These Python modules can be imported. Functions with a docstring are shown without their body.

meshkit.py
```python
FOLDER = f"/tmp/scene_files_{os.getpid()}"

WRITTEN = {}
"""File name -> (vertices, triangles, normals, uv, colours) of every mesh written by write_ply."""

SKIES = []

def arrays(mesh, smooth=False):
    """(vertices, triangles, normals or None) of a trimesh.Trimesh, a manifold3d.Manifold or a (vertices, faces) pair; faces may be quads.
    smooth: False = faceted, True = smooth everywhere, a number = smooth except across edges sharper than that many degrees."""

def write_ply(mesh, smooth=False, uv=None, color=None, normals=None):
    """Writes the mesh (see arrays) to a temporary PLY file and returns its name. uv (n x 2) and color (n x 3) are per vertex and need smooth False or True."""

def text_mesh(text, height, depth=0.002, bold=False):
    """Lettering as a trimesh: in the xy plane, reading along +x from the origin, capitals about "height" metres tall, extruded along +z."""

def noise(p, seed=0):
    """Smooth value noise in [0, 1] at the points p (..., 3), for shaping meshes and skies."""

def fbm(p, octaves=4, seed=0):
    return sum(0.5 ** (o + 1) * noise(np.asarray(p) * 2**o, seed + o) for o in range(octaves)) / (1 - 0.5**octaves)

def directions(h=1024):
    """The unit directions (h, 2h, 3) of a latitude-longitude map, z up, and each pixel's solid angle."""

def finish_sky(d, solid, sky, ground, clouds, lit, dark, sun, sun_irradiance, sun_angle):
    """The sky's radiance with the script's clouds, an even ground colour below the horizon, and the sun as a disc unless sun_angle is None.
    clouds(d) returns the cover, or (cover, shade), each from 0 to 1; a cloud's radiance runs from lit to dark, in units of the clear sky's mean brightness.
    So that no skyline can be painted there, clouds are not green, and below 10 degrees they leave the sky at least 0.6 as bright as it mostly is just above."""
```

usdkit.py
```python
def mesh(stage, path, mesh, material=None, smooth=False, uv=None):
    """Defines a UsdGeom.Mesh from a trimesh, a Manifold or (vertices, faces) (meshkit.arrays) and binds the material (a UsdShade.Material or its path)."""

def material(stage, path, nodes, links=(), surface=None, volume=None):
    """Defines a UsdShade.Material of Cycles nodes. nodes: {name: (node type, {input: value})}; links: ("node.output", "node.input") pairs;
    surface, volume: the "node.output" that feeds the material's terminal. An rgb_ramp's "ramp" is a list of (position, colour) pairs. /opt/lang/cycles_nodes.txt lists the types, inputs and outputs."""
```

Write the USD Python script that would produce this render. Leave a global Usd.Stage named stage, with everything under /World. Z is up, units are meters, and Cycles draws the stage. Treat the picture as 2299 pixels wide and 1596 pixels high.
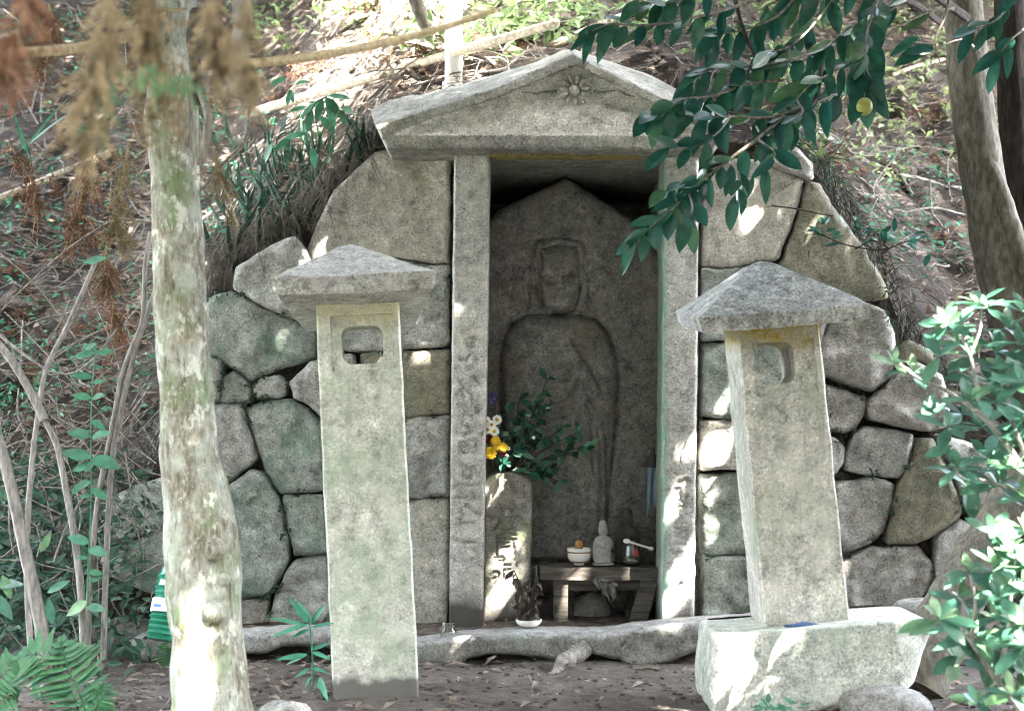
import math, random
import numpy as np, trimesh, shapely, manifold3d, meshkit, usdkit
from scipy.spatial import Delaunay
from pxr import Usd, UsdGeom, UsdLux, UsdShade, Gf, Sdf, Vt

# ---------------------------------------------------------------- camera, sky, sun, exposure
stage = Usd.Stage.CreateInMemory()
UsdGeom.SetStageUpAxis(stage, UsdGeom.Tokens.z)
UsdGeom.SetStageMetersPerUnit(stage, 1.0)
UsdGeom.Xform.Define(stage, '/World')
stage.SetDefaultPrim(stage.GetPrimAtPath('/World'))
UsdGeom.Scope.Define(stage, '/World/Looks')

FPX, CU, CV, EYE, HOR = 3190.0, 1149.5, 798.0, 1.1, 950.0
PITCH = math.atan((HOR - CV) / FPX)
EXPOSURE = 5.85
SUN_DIR = np.array([0.46, -0.52, 0.86]); SUN_DIR /= np.linalg.norm(SUN_DIR)
SKY_STRENGTH, SUN_INTENSITY = 0.15, 0.5

cam = UsdGeom.Camera.Define(stage, '/World/camera')
_cp, _sp = math.cos(PITCH), math.sin(PITCH)
cam.AddTransformOp().Set(Gf.Matrix4d(1, 0, 0, 0, 0, -_sp, _cp, 0, 0, -_cp, -_sp, 0, 0, 0, EYE, 1))
cam.CreateHorizontalApertureAttr(36.0)
cam.CreateVerticalApertureAttr(36.0 * 710 / 1024)
cam.CreateFocalLengthAttr(36.0 * FPX / 2299)
cam.CreateClippingRangeAttr(Gf.Vec2f(0.05, 300))
cam.CreateFStopAttr(2.8)
cam.CreateFocusDistanceAttr(6.5)
cam.CreateExposureAttr(EXPOSURE)

sky_mat = usdkit.material(stage, '/World/Looks/sky_look', {
    't': ('sky_texture', {'sky_type': 'single_scattering', 'sun_disc': False,
                          'sun_elevation': math.asin(SUN_DIR[2]), 'sun_rotation': math.atan2(SUN_DIR[0], SUN_DIR[1]),
                          'air_density': 0.8, 'aerosol_density': 3.0}),
    'c': ('texture_coordinate', {}), 'n': ('noise_texture', {'scale': 3.0, 'detail': 6.0, 'roughness': 0.6}),
    'r': ('map_range', {'from_min': 0.40, 'from_max': 0.60, 'to_min': 0.25, 'to_max': 0.9, 'clamp': True}),
    'w': ('rgb_to_bw', {}), 'k': ('mix_color', {'blend_type': 'multiply', 'fac': 1.0, 'use_clamp': False, 'b': (1.50, 1.49, 1.43)}),
    'x': ('mix_color', {'blend_type': 'mix'}),
    'b': ('background_shader', {'strength': SKY_STRENGTH})},
    [('c.generated', 'n.vector'), ('n.fac', 'r.value'), ('t.color', 'w.color'), ('w.val', 'k.a'), ('t.color', 'x.a'), ('k.result', 'x.b'), ('r.result', 'x.fac'), ('x.result', 'b.color')], surface='b.background')
dome = UsdLux.DomeLight.Define(stage, '/World/sky')
UsdShade.MaterialBindingAPI.Apply(dome.GetPrim()).Bind(sky_mat)
dome.GetPrim().SetCustomDataByKey('kind', 'structure')
sun = UsdLux.DistantLight.Define(stage, '/World/sun')
sun.CreateIntensityAttr(SUN_INTENSITY); sun.CreateNormalizeAttr(True); sun.CreateAngleAttr(0.5)
sun.CreateColorAttr(Gf.Vec3f(1.0, 0.93, 0.82))
_z = SUN_DIR; _x = np.cross([0, 0, 1.0], _z); _x /= np.linalg.norm(_x); _y = np.cross(_z, _x)
sun.AddTransformOp().Set(Gf.Matrix4d(*_x, 0, *_y, 0, *_z, 0, 0, 0, 12, 1))

# ---------------------------------------------------------------- helpers
rng = np.random.default_rng(11)
R = random.Random(5)

def P(u, v, y):
    """World point on the plane at depth y that lies behind image position (u, v)."""
    u, v, y = np.broadcast_arrays(np.asarray(u, float), np.asarray(v, float), np.asarray(y, float))
    a, b = (u - CU) / FPX, (CV - v) / FPX
    dy = _cp - b * _sp
    t = y / dy
    return np.stack([a * t, y, EYE + (_sp + b * _cp) * t], -1)

def px(y):
    return y / FPX

used = {}
def fresh(path):
    n = used.get(path, 0); used[path] = n + 1
    return path if n == 0 else f'{path}_{n:03d}'

def thing(name, label, cat, loc=(0, 0, 0), group=None):
    path = fresh('/World/' + name)
    x = UsdGeom.Xform.Define(stage, path)
    x.AddTranslateOp().Set(Gf.Vec3d(*map(float, loc)))
    p = x.GetPrim()
    p.SetCustomDataByKey('label', label); p.SetCustomDataByKey('category', cat)
    if group: p.SetCustomDataByKey('group', group)
    return (path, np.asarray(loc, float))

def part(parent, name, m, mat, smooth=False, label=None, kind=None):
    """One Mesh prim (world coordinates given) under a thing, a part, or /World (parent None)."""
    base, loc = parent if parent else ('/World', np.zeros(3))
    path = fresh(base + '/' + name)
    v, f, n = meshkit.arrays(m, smooth)
    usdkit.mesh(stage, path, (v - loc, f), mat, smooth=False)
    prim = stage.GetPrimAtPath(path)
    if n is not None:
        g = UsdGeom.Mesh(prim)
        g.CreateNormalsAttr(Vt.Vec3fArray.FromNumpy(n.astype(np.float32))); g.SetNormalsInterpolation('vertex')
    if label: prim.SetCustomDataByKey('label', label)
    if kind: prim.SetCustomDataByKey('kind', kind)
    return (path, loc)

def single(name, m, mat, label, cat, smooth=False, group=None, kind=None):
    p = part(None, name, m, mat, smooth)
    q = stage.GetPrimAtPath(p[0])
    if kind: q.SetCustomDataByKey('kind', kind)
    if label: q.SetCustomDataByKey('label', label)
    if cat: q.SetCustomDataByKey('category', cat)
    if group: q.SetCustomDataByKey('group', group)
    return p

def join(ms):
    vs, fs, n = [], [], 0
    for m in ms:
        v, f = (m if isinstance(m, tuple) else (m.vertices, m.faces))
        v, f = np.asarray(v, float), np.asarray(f, int)
        if f.shape[1] == 4: f = np.vstack([f[:, [0, 1, 2]], f[:, [0, 2, 3]]])
        vs.append(v); fs.append(f + n); n += len(v)
    return np.vstack(vs), np.vstack(fs)

def noise3(p, s=1.0, seed=0, octaves=3):
    return meshkit.fbm(np.asarray(p) * s + 37.1 * seed, octaves, seed) - 0.5

def roughen(v, amp, freq, seed=0, octaves=3):
    v = np.asarray(v, float)
    d = np.stack([noise3(v, freq, seed + k * 7, octaves) for k in range(3)], -1)
    return v + 2 * amp * d

def smooth_path(pts, n):
    """Catmull-Rom through the points, n samples."""
    p = np.asarray(pts, float)
    if len(p) == 2: return p[0] + np.linspace(0, 1, n)[:, None] * (p[1] - p[0])
    q = np.vstack([2 * p[0] - p[1], p, 2 * p[-1] - p[-2]])
    t = np.linspace(0, len(p) - 1 - 1e-9, n); i = t.astype(int); f = (t - i)[:, None]
    a, b, c, d = q[i], q[i + 1], q[i + 2], q[i + 3]
    return 0.5 * (2 * b + (c - a) * f + (2 * a - 5 * b + 4 * c - d) * f ** 2 + (3 * b - a - 3 * c + d) * f ** 3)

def tube(pts, rad, sides=8, n=None, wob=0.0, seed=0, cap=True):
    p = np.asarray(pts, float)
    rad = np.broadcast_to(np.asarray(rad, float), (len(p),))
    if n:
        rad = np.interp(np.linspace(0, 1, n), np.linspace(0, 1, len(p)), rad); p = smooth_path(p, n)
    t = np.gradient(p, axis=0); t /= np.linalg.norm(t, axis=1, keepdims=True) + 1e-12
    a = np.zeros_like(p); ref = np.array([0.31, -0.87, 0.38]); prev = ref - t[0] * (ref @ t[0])
    for i in range(len(p)):
        prev = prev - t[i] * (prev @ t[i]); prev /= np.linalg.norm(prev) + 1e-12; a[i] = prev
    b = np.cross(t, a)
    ang = np.arange(sides) * 2 * np.pi / sides
    rr = rad[:, None] * np.ones(sides)
    if wob:
        c = p[:, None] + 0.5 * (np.cos(ang)[None, :, None] * a[:, None] + np.sin(ang)[None, :, None] * b[:, None]) * rad[:, None, None]
        rr = rr * (1 + wob * 2 * noise3(c / np.maximum(rad.mean(), 1e-4) * 0.9, 1, seed))
    v = p[:, None] + rr[..., None] * (np.cos(ang)[None, :, None] * a[:, None] + np.sin(ang)[None, :, None] * b[:, None])
    v = v.reshape(-1, 3); k = len(p)
    i, j = np.meshgrid(np.arange(k - 1), np.arange(sides), indexing='ij')
    q = np.stack([i * sides + j, i * sides + (j + 1) % sides, (i + 1) * sides + (j + 1) % sides, (i + 1) * sides + j], -1).reshape(-1, 4)
    f = np.vstack([q[:, [0, 1, 2]], q[:, [0, 2, 3]]])
    if cap:
        v = np.vstack([v, p[:1], p[-1:]]); j = np.arange(sides); j2 = (j + 1) % sides
        f = np.vstack([f, np.stack([j2, j, np.full(sides, len(v) - 2)], 1), np.stack([(k - 1) * sides + j, (k - 1) * sides + j2, np.full(sides, len(v) - 1)], 1)])
    return v, f

def lathe(profile, sides=28, at=(0, 0, 0)):
    """Surface of revolution about z; profile: (r, z) from bottom to top."""
    pr = np.asarray(profile, float); ang = np.arange(sides) * 2 * np.pi / sides
    v = np.stack([pr[:, None, 0] * np.cos(ang), pr[:, None, 0] * np.sin(ang), np.repeat(pr[:, 1:2], sides, 1)], -1).reshape(-1, 3) + np.asarray(at)
    i, j = np.meshgrid(np.arange(len(pr) - 1), np.arange(sides), indexing='ij')
    q = np.stack([i * sides + j, i * sides + (j + 1) % sides, (i + 1) * sides + (j + 1) % sides, (i + 1) * sides + j], -1).reshape(-1, 4)
    return v, np.vstack([q[:, [0, 1, 2]], q[:, [0, 2, 3]]])

def poly_of(pts, rnd=6.0, res=6.0, wob=0.0, seed=0):
    g = shapely.Polygon(pts).buffer(0)
    if rnd: g = g.buffer(-rnd).buffer(rnd)
    if g.geom_type != 'Polygon': g = max(g.geoms, key=lambda x: x.area)
    L = g.exterior.length; n = max(8, int(L / res))
    b = np.array([g.exterior.interpolate(k * L / n).coords[0] for k in range(n)])
    if wob:
        q = np.stack([b[:, 0], b[:, 1], np.full(n, 3.3 * seed)], -1)
        b = b + 2 * wob * np.stack([noise3(q, 1 / 28., seed), noise3(q, 1 / 28., seed + 50)], -1)
    return shapely.Polygon(b).buffer(0), b

def relief(pts, yfun, back, res=8.0, rnd=6.0, R_=16.0, bulge=0.03, rough=0.0, rfreq=1 / 40., seed=0, wob=0.0, closed=True, mask=None):
    """A stone with a worked front: outline in image units, front surface y = yfun(u, v) minus a rounded bulge, straight sides going back to depth 'back'.
    mask: optional function(u, v) -> part index per triangle; returns a list of meshes then."""
    g, b = poly_of(pts, rnd, res, wob, seed)
    rs = np.random.default_rng(seed + 1)
    x0, y0, x1, y1 = g.bounds
    gx, gy = np.meshgrid(np.arange(x0, x1, res), np.arange(y0, y1, res))
    q = np.stack([gx.ravel(), gy.ravel()], -1); q = q + rs.uniform(-.25, .25, q.shape) * res
    q = q[shapely.contains_xy(g, q[:, 0], q[:, 1])]
    d = shapely.distance(shapely.points(q), g.exterior)
    q = q[d > 0.55 * res]; d = d[d > 0.55 * res]
    uv = np.vstack([b, q]); d = np.concatenate([np.zeros(len(b)), d])
    tri = Delaunay(uv).simplices
    c = uv[tri].mean(1)
    tri = tri[shapely.contains_xy(g, c[:, 0], c[:, 1])]
    a, bb, cc = uv[tri[:, 0]], uv[tri[:, 1]], uv[tri[:, 2]]
    cr = (bb - a)[:, 0] * (cc - a)[:, 1] - (bb - a)[:, 1] * (cc - a)[:, 0]
    tri[cr > 0] = tri[cr > 0][:, [0, 2, 1]]            # image v runs down: clockwise here = facing the viewer
    tri = tri[np.abs(cr) > 1e-6]
    t = np.clip(d / R_, 0, 1); k = np.sqrt(np.maximum(0, 1 - (1 - t) ** 2))
    y = yfun(uv[:, 0], uv[:, 1]) - bulge * k
    if rough:
        y = y + 2 * rough * noise3(np.stack([uv[:, 0], uv[:, 1], np.full(len(uv), 9.7 * seed)], -1), rfreq, seed, 4) * (0.25 + 0.75 * k)
    v = P(uv[:, 0], uv[:, 1], y)
    e = np.vstack([tri[:, [0, 1]], tri[:, [1, 2]], tri[:, [2, 0]]])
    key = np.sort(e, 1); _, idx, cnt = np.unique(key[:, 0] * 10_000_000 + key[:, 1], return_index=True, return_counts=True)
    be = e[idx[cnt == 1]]
    n = len(v); w = v.copy(); w[:, 1] = back
    vv = np.vstack([v, w])
    side = np.vstack([np.stack([be[:, 1], be[:, 0], be[:, 0] + n], 1), np.stack([be[:, 1], be[:, 0] + n, be[:, 1] + n], 1)])
    f = [tri, side] + ([tri[:, ::-1] + n] if closed else [])
    if mask is None: return vv, np.vstack(f)
    m = mask(uv[tri].mean(1)[:, 0], uv[tri].mean(1)[:, 1])
    out = []
    for k_ in range(int(m.max()) + 1):
        ff = tri[m == k_] if k_ else np.vstack([tri[m == 0]] + f[1:])
        ids, inv = np.unique(ff, return_inverse=True)
        out.append((vv[ids], inv.reshape(-1, 3)))
    return out

def grooves(lines, width, depth):
    """Function (u, v) -> depth carved by the polylines (image units)."""
    g = shapely.MultiLineString([shapely.LineString(l) for l in lines])
    def f(u, v):
        d = shapely.distance(shapely.points(np.stack([u, v], -1)), g)
        return depth * np.exp(-(d / width) ** 2)
    return f

def inside(poly, soft):
    g = shapely.Polygon(poly).buffer(6).buffer(-6)
    def f(u, v):
        p = shapely.points(np.stack([u, v], -1))
        d = shapely.distance(p, g.exterior) * np.where(shapely.contains(g, p), 1, -1)
        return np.sin(np.clip(d / soft, 0, 1) * np.pi / 2)
    return f

def solid(m, edge=0.03, amp=0.004, freq=7, seed=0):
    """A manifold, refined and roughened."""
    m = m.refine_to_length(edge).to_mesh()
    v = np.asarray(m.vert_properties[:, :3], float)
    return roughen(v, amp, freq, seed), np.asarray(m.tri_verts)

def hull(pts):
    return manifold3d.Manifold.hull_points(np.asarray(pts, float))

def moved(m, M, t=(0, 0, 0)):
    v, f = m
    return np.asarray(v) @ np.asarray(M).T + np.asarray(t), f

def rotm(axis, deg):
    return trimesh.transformations.rotation_matrix(math.radians(deg), axis)[:3, :3]

def frame(d, n):
    d = np.asarray(d, float); d = d / np.linalg.norm(d)
    n = np.asarray(n, float); n = n - d * (n @ d); l = np.linalg.norm(n)
    n = n / l if l > 1e-6 else np.array([1.0, 0, 0])
    return d, np.cross(n, d), n

def leaf(at, d, n, L, W, curl=0.15, fold=0.2, seg=5, tip=1.0, fat=0.45):
    """A leaf blade from its base 'at' towards d, face normal n: midrib and two halves, folded and curled."""
    d, s, n = frame(d, n)
    t = np.linspace(0, 1, seg + 1)
    w = W / 2 * (np.sin(np.pi * np.clip(t, 0, 1) ** (math.log(0.5) / math.log(fat))) ** 0.8) * tip + 1e-5
    mid = np.asarray(at) + t[:, None] * L * d - (curl * L * t ** 2)[:, None] * n
    lf = mid + w[:, None] * s + (fold * w)[:, None] * n
    rt = mid - w[:, None] * s + (fold * w)[:, None] * n
    v = np.stack([lf, mid, rt], 1).reshape(-1, 3)
    f = []
    for i in range(seg):
        for j in (0, 1):
            a, b = 3 * i + j, 3 * i + j + 1
            f += [(a, b, b + 3), (a, b + 3, a + 3)]
    return v, np.array(f)

def quick_leaves(at, d, n, L, W):
    """Many small four-vertex leaves at once (a bent diamond each)."""
    at, d, n = (np.asarray(x, float) for x in (at, d, n))
    L, W = np.broadcast_to(L, len(at))[:, None], np.broadcast_to(W, len(at))[:, None]
    d = d / np.linalg.norm(d, axis=1, keepdims=True)
    n = n - d * (n * d).sum(1, keepdims=True); n = n / (np.linalg.norm(n, axis=1, keepdims=True) + 1e-9)
    s = np.cross(n, d)
    k = 0.18 * L * n
    v = np.stack([at, at + .45 * L * d + .5 * W * s + .6 * k, at + L * d - .3 * k, at + .45 * L * d - .5 * W * s + .6 * k], 1).reshape(-1, 3)
    i = 4 * np.arange(len(at))[:, None]
    return v, np.vstack([i + [0, 1, 2], i + [0, 2, 3]])

def unit(n, rs=None):
    q = (rs or rng).normal(size=(n, 3)); return q / np.linalg.norm(q, axis=1, keepdims=True)
# ---------------------------------------------------------------- materials
def look(name, nodes, links, surface):
    return usdkit.material(stage, '/World/Looks/' + name, nodes, links, surface=surface)

def stone_look(name, light, dark, patches=(), fine=90.0, big=3.0, bump=0.5, rough=0.9, contrast=1.0, dist=0.006, stain=None, bands=()):
    """Weathered stone: two tones in broad clouds, granite speckle, then patches (colour, scale, low, high, offset, strength) of moss and lichen.
    stain: (colour, height, soft) damp band at the foot with a wavy rim."""
    light, dark = np.array(light), np.array(dark)
    N = {'g': ('geometry', {}),
         'big': ('noise_texture', {'scale': big, 'detail': 5.0, 'roughness': 0.6}),
         'rb': ('rgb_ramp', {'ramp': [(0.32, dark), (0.5, (light + dark) / 2), (0.68, light)]}),
         'fin': ('noise_texture', {'scale': fine, 'detail': 4.0, 'roughness': 0.75}),
         'rf': ('rgb_ramp', {'ramp': [(0.34, (1 - .62 * contrast,) * 3), (0.47, (1 - .1 * contrast,) * 3), (0.56, (1.0,) * 3), (0.68, (1 + .55 * contrast,) * 3)]}),
         'm0': ('mix_color', {'blend_type': 'multiply', 'fac': 1.0, 'use_clamp': False}),
         'mid': ('noise_texture', {'scale': 17.0, 'detail': 4.0, 'roughness': 0.65}),
         'rm': ('rgb_ramp', {'ramp': [(0.3, (.52,) * 3), (0.44, (.9,) * 3), (0.54, (1.05,) * 3), (0.7, (1.38,) * 3)]}),
         'm1': ('mix_color', {'blend_type': 'multiply', 'fac': 1.0, 'use_clamp': False})}
    K = [('g.position', 'big.vector'), ('g.position', 'fin.vector'), ('g.position', 'mid.vector'), ('big.fac', 'rb.fac'), ('fin.fac', 'rf.fac'), ('mid.fac', 'rm.fac'),
         ('rb.color', 'm0.a'), ('rf.color', 'm0.b'), ('m0.result', 'm1.a'), ('rm.color', 'm1.b')]
    last = 'm1.result'
    for i, (col, sc, lo, hi, off, st) in enumerate(patches):
        N[f'pm{i}'] = ('mapping', {'location': (off, off * 1.7, -off), 'scale': sc if np.ndim(sc) else (1, 1, 1)})
        N[f'pn{i}'] = ('noise_texture', {'scale': 1.0 if np.ndim(sc) else sc, 'detail': 6.0, 'roughness': 0.68})
        N[f'pr{i}'] = ('map_range', {'from_min': lo, 'from_max': hi, 'to_min': 0.0, 'to_max': st, 'clamp': True})
        N[f'px{i}'] = ('mix_color', {'blend_type': 'mix', 'b': col})
        K += [('g.position', f'pm{i}.vector'), (f'pm{i}.vector', f'pn{i}.vector'), (f'pn{i}.fac', f'pr{i}.value'), (f'pr{i}.result', f'px{i}.fac'), (last, f'px{i}.a')]
        last = f'px{i}.result'
    if stain:
        col, h, soft = stain
        N['sx'] = ('separate_xyz', {}); N['sn'] = ('noise_texture', {'scale': 6.0, 'detail': 5.0, 'roughness': .6})
        N['sa'] = ('math', {'math_type': 'multiply_add', 'value2': 0.13, 'value3': -0.065})
        N['sb'] = ('math', {'math_type': 'add'})
        N['sr'] = ('map_range', {'from_min': h - soft, 'from_max': h + soft, 'to_min': 1.0, 'to_max': 0.0, 'clamp': True})
        N['sm'] = ('mix_color', {'blend_type': 'mix', 'b': col})
        K += [('g.position', 'sx.vector'), ('g.position', 'sn.vector'), ('sn.fac', 'sa.value1'), ('sx.z', 'sb.value1'), ('sa.value', 'sb.value2'),
              ('sb.value', 'sr.value'), ('sr.result', 'sm.fac'), (last, 'sm.a')]
        last = 'sm.result'
    for i, (axis, lo, hi, soft, col, st) in enumerate(bands):
        # a streak or belt of growth between two coordinates, broken up by noise
        N['bx'] = ('separate_xyz', {}); K.append(('g.position', 'bx.vector'))
        N[f'ba{i}'] = ('map_range', {'from_min': lo - soft, 'from_max': lo + soft, 'to_min': 0.0, 'to_max': 1.0, 'clamp': True})
        N[f'bb{i}'] = ('map_range', {'from_min': hi - soft, 'from_max': hi + soft, 'to_min': 1.0, 'to_max': 0.0, 'clamp': True})
        N[f'bn{i}'] = ('map_range', {'from_min': 0.36, 'from_max': 0.60, 'to_min': 0.15, 'to_max': st, 'clamp': True})
        N[f'bm{i}'] = ('math', {'math_type': 'multiply'}); N[f'bo{i}'] = ('math', {'math_type': 'multiply'}); N[f'bq{i}'] = ('mix_color', {'blend_type': 'mix', 'b': col})
        K += [(f'bx.{axis}', f'ba{i}.value'), (f'bx.{axis}', f'bb{i}.value'), ('mid.fac', f'bn{i}.value'), (f'ba{i}.result', f'bm{i}.value1'), (f'bb{i}.result', f'bm{i}.value2'),
              (f'bm{i}.value', f'bo{i}.value1'), (f'bn{i}.result', f'bo{i}.value2'), (f'bo{i}.value', f'bq{i}.fac'), (last, f'bq{i}.a')]
        last = f'bq{i}.result'
    N['bs'] = ('math', {'math_type': 'multiply_add', 'value2': 0.45})
    N['bp'] = ('bump', {'strength': bump, 'distance': dist})
    N['p'] = ('principled_bsdf', {'roughness': rough, 'specular_ior_level': 0.25})
    K += [('mid.fac', 'bs.value3'), ('fin.fac', 'bs.value1'), ('bs.value', 'bp.height'), ('bp.normal', 'p.normal'), (last, 'p.base_color')]
    return look(name, N, K, 'p.BSDF')

def bark_look(name, a, b, patches=(), stretch=(26, 26, 4), bump=0.8):
    N = {'g': ('geometry', {}), 'mp': ('mapping', {'scale': stretch}),
         'n': ('noise_texture', {'scale': 1.0, 'detail': 6.0, 'roughness': 0.7}),
         'r': ('rgb_ramp', {'ramp': [(0.3, np.array(b) * .5), (0.45, b), (0.62, a), (0.8, np.array(a) * 1.3)]}),
         'bp': ('bump', {'strength': bump, 'distance': 0.008}), 'p': ('principled_bsdf', {'roughness': 0.9, 'specular_ior_level': 0.2})}
    K = [('g.position', 'mp.vector'), ('mp.vector', 'n.vector'), ('n.fac', 'r.fac'), ('n.fac', 'bp.height'), ('bp.normal', 'p.normal')]
    last = 'r.color'
    for i, (col, sc, lo, hi, off, st) in enumerate(patches):
        N[f'pm{i}'] = ('mapping', {'location': (off, off * 1.7, -off), 'scale': sc if np.ndim(sc) else (sc, sc, sc * .75)})
        N[f'pn{i}'] = ('noise_texture', {'scale': 1.0, 'detail': 6.0, 'roughness': 0.68})
        N[f'pr{i}'] = ('map_range', {'from_min': lo, 'from_max': hi, 'to_min': 0.0, 'to_max': st, 'clamp': True})
        N[f'px{i}'] = ('mix_color', {'blend_type': 'mix', 'b': col})
        K += [('g.position', f'pm{i}.vector'), (f'pm{i}.vector', f'pn{i}.vector'), (f'pn{i}.fac', f'pr{i}.value'), (f'pr{i}.result', f'px{i}.fac'), (last, f'px{i}.a')]
        last = f'px{i}.result'
    K.append((last, 'p.base_color'))
    return look(name, N, K, 'p.BSDF')

def leaf_look(name, cols, rough=0.45, trans=0.3, spec=0.5, vein=True):
    """Leaves: tone varies from leaf to leaf (islands) and a little over each; some light passes through."""
    c = [np.array(x, float) for x in cols]
    N = {'g': ('geometry', {}), 'o': ('object_info', {}), 'oa': ('math', {'math_type': 'add'}), 'of': ('math', {'math_type': 'fraction'}),
         'r': ('rgb_ramp', {'ramp': [(i / max(1, len(c) - 1), x) for i, x in enumerate(c)]}),
         'n': ('noise_texture', {'scale': 28.0, 'detail': 3.0}), 'rn': ('rgb_ramp', {'ramp': [(0.3, (.7,) * 3), (0.7, (1.25,) * 3)]}),
         'm': ('mix_color', {'blend_type': 'multiply', 'fac': 1.0, 'use_clamp': False}),
         'bp': ('bump', {'strength': 0.35, 'distance': 0.004}),
         'p': ('principled_bsdf', {'roughness': rough, 'specular_ior_level': spec}), 't': ('translucent_bsdf', {}), 'x': ('mix_closure', {'fac': trans})}
    K = [('g.random_per_island', 'oa.value1'), ('o.random', 'oa.value2'), ('oa.value', 'of.value1'), ('of.value', 'r.fac'), ('g.position', 'n.vector'), ('n.fac', 'rn.fac'), ('r.color', 'm.a'), ('rn.color', 'm.b'), ('m.result', 'p.base_color'),
         ('n.fac', 'bp.height'), ('bp.normal', 'p.normal'), ('m.result', 't.color'), ('p.BSDF', 'x.closure1'), ('t.BSDF', 'x.closure2')]
    return look(name, N, K, 'x.closure')

def plain_look(name, col, rough=0.6, spec=0.4, var=0.25, scale=30.0, **kw):
    c = np.array(col, float)
    N = {'g': ('geometry', {}), 'n': ('noise_texture', {'scale': scale, 'detail': 4.0, 'roughness': .65}), 'r': ('rgb_ramp', {'ramp': [(0.3, c * (1 - var)), (0.7, c * (1 + var))]}),
         'bp': ('bump', {'strength': 0.2, 'distance': 0.003}), 'p': ('principled_bsdf', {'roughness': rough, 'specular_ior_level': spec, **kw})}
    return look(name, N, [('g.position', 'n.vector'), ('n.fac', 'r.fac'), ('r.color', 'p.base_color'), ('n.fac', 'bp.height'), ('bp.normal', 'p.normal')], 'p.BSDF')

MOSS, TEAL, OCHRE, PALE = (.13, .18, .07), (.12, .22, .17), (.25, .20, .08), (.52, .51, .45)
M = {}
M['wall'] = stone_look('wall_stone_look', (.47, .47, .445), (.30, .30, .285), [(TEAL, 4.0, .56, .68, 3.1, .45), (PALE, 6.0, .56, .7, 9.4, .45), ((.10, .10, .09), 3.0, .60, .72, 17.0, .6)], bump=.7, dist=.01)
M['wall_warm'] = stone_look('warm_wall_stone_look', (.52, .50, .45), (.36, .345, .31), [(OCHRE, 5.0, .55, .7, 5.5, .4), (PALE, 7.0, .52, .68, 1.4, .6), (MOSS, 3.5, .6, .74, 12.0, .5)], bump=.6, dist=.008)
M['wall_green'] = stone_look('green_wall_stone_look', (.42, .445, .41), (.26, .285, .255), [(TEAL, 5.0, .50, .66, 23.0, .65), (PALE, 6.0, .58, .7, 2.4, .5), ((.08, .08, .075), 2.5, .58, .7, 7.0, .6)], bump=.8, dist=.012)
M['wall_brown'] = stone_look('brown_wall_stone_look', (.44, .425, .40), (.29, .28, .262), [((.24, .23, .15), 3.0, .52, .68, 4.4, .5), (PALE, 9.0, .62, .74, 6.4, .4), ((.10, .095, .09), 3.2, .60, .72, 11.0, .5)], bump=.8, dist=.012)
M['wall_olive'] = stone_look('olive_wall_stone_look', (.27, .26, .205), (.17, .165, .13), [((.27, .25, .14), 6.0, .5, .68, 8.4, .4), (PALE, 10.0, .62, .74, 3.3, .35)], bump=.6)
M['shrine'] = stone_look('shrine_stone_look', (.52, .515, .485), (.36, .355, .335), [(OCHRE, 4.0, .58, .72, 2.2, .35), ((.24, .235, .21), (24, 24, 1.4), .55, .68, 1.9, .55), (PALE, 8.0, .52, .68, 8.8, .5), (TEAL, 3.0, .60, .72, 14.0, .4)], bump=.6, stain=((.075, .07, .065), .24, .05))
M['roof'] = stone_look('roof_stone_look', (.31, .31, .285), (.18, .18, .165), [((.30, .27, .16), 5.0, .55, .7, 3.3, .5), (PALE, 7.0, .55, .7, 5.1, .55), ((.13, .15, .12), 2.2, .54, .68, 19.0, .5)], bump=.8, dist=.008)
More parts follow.
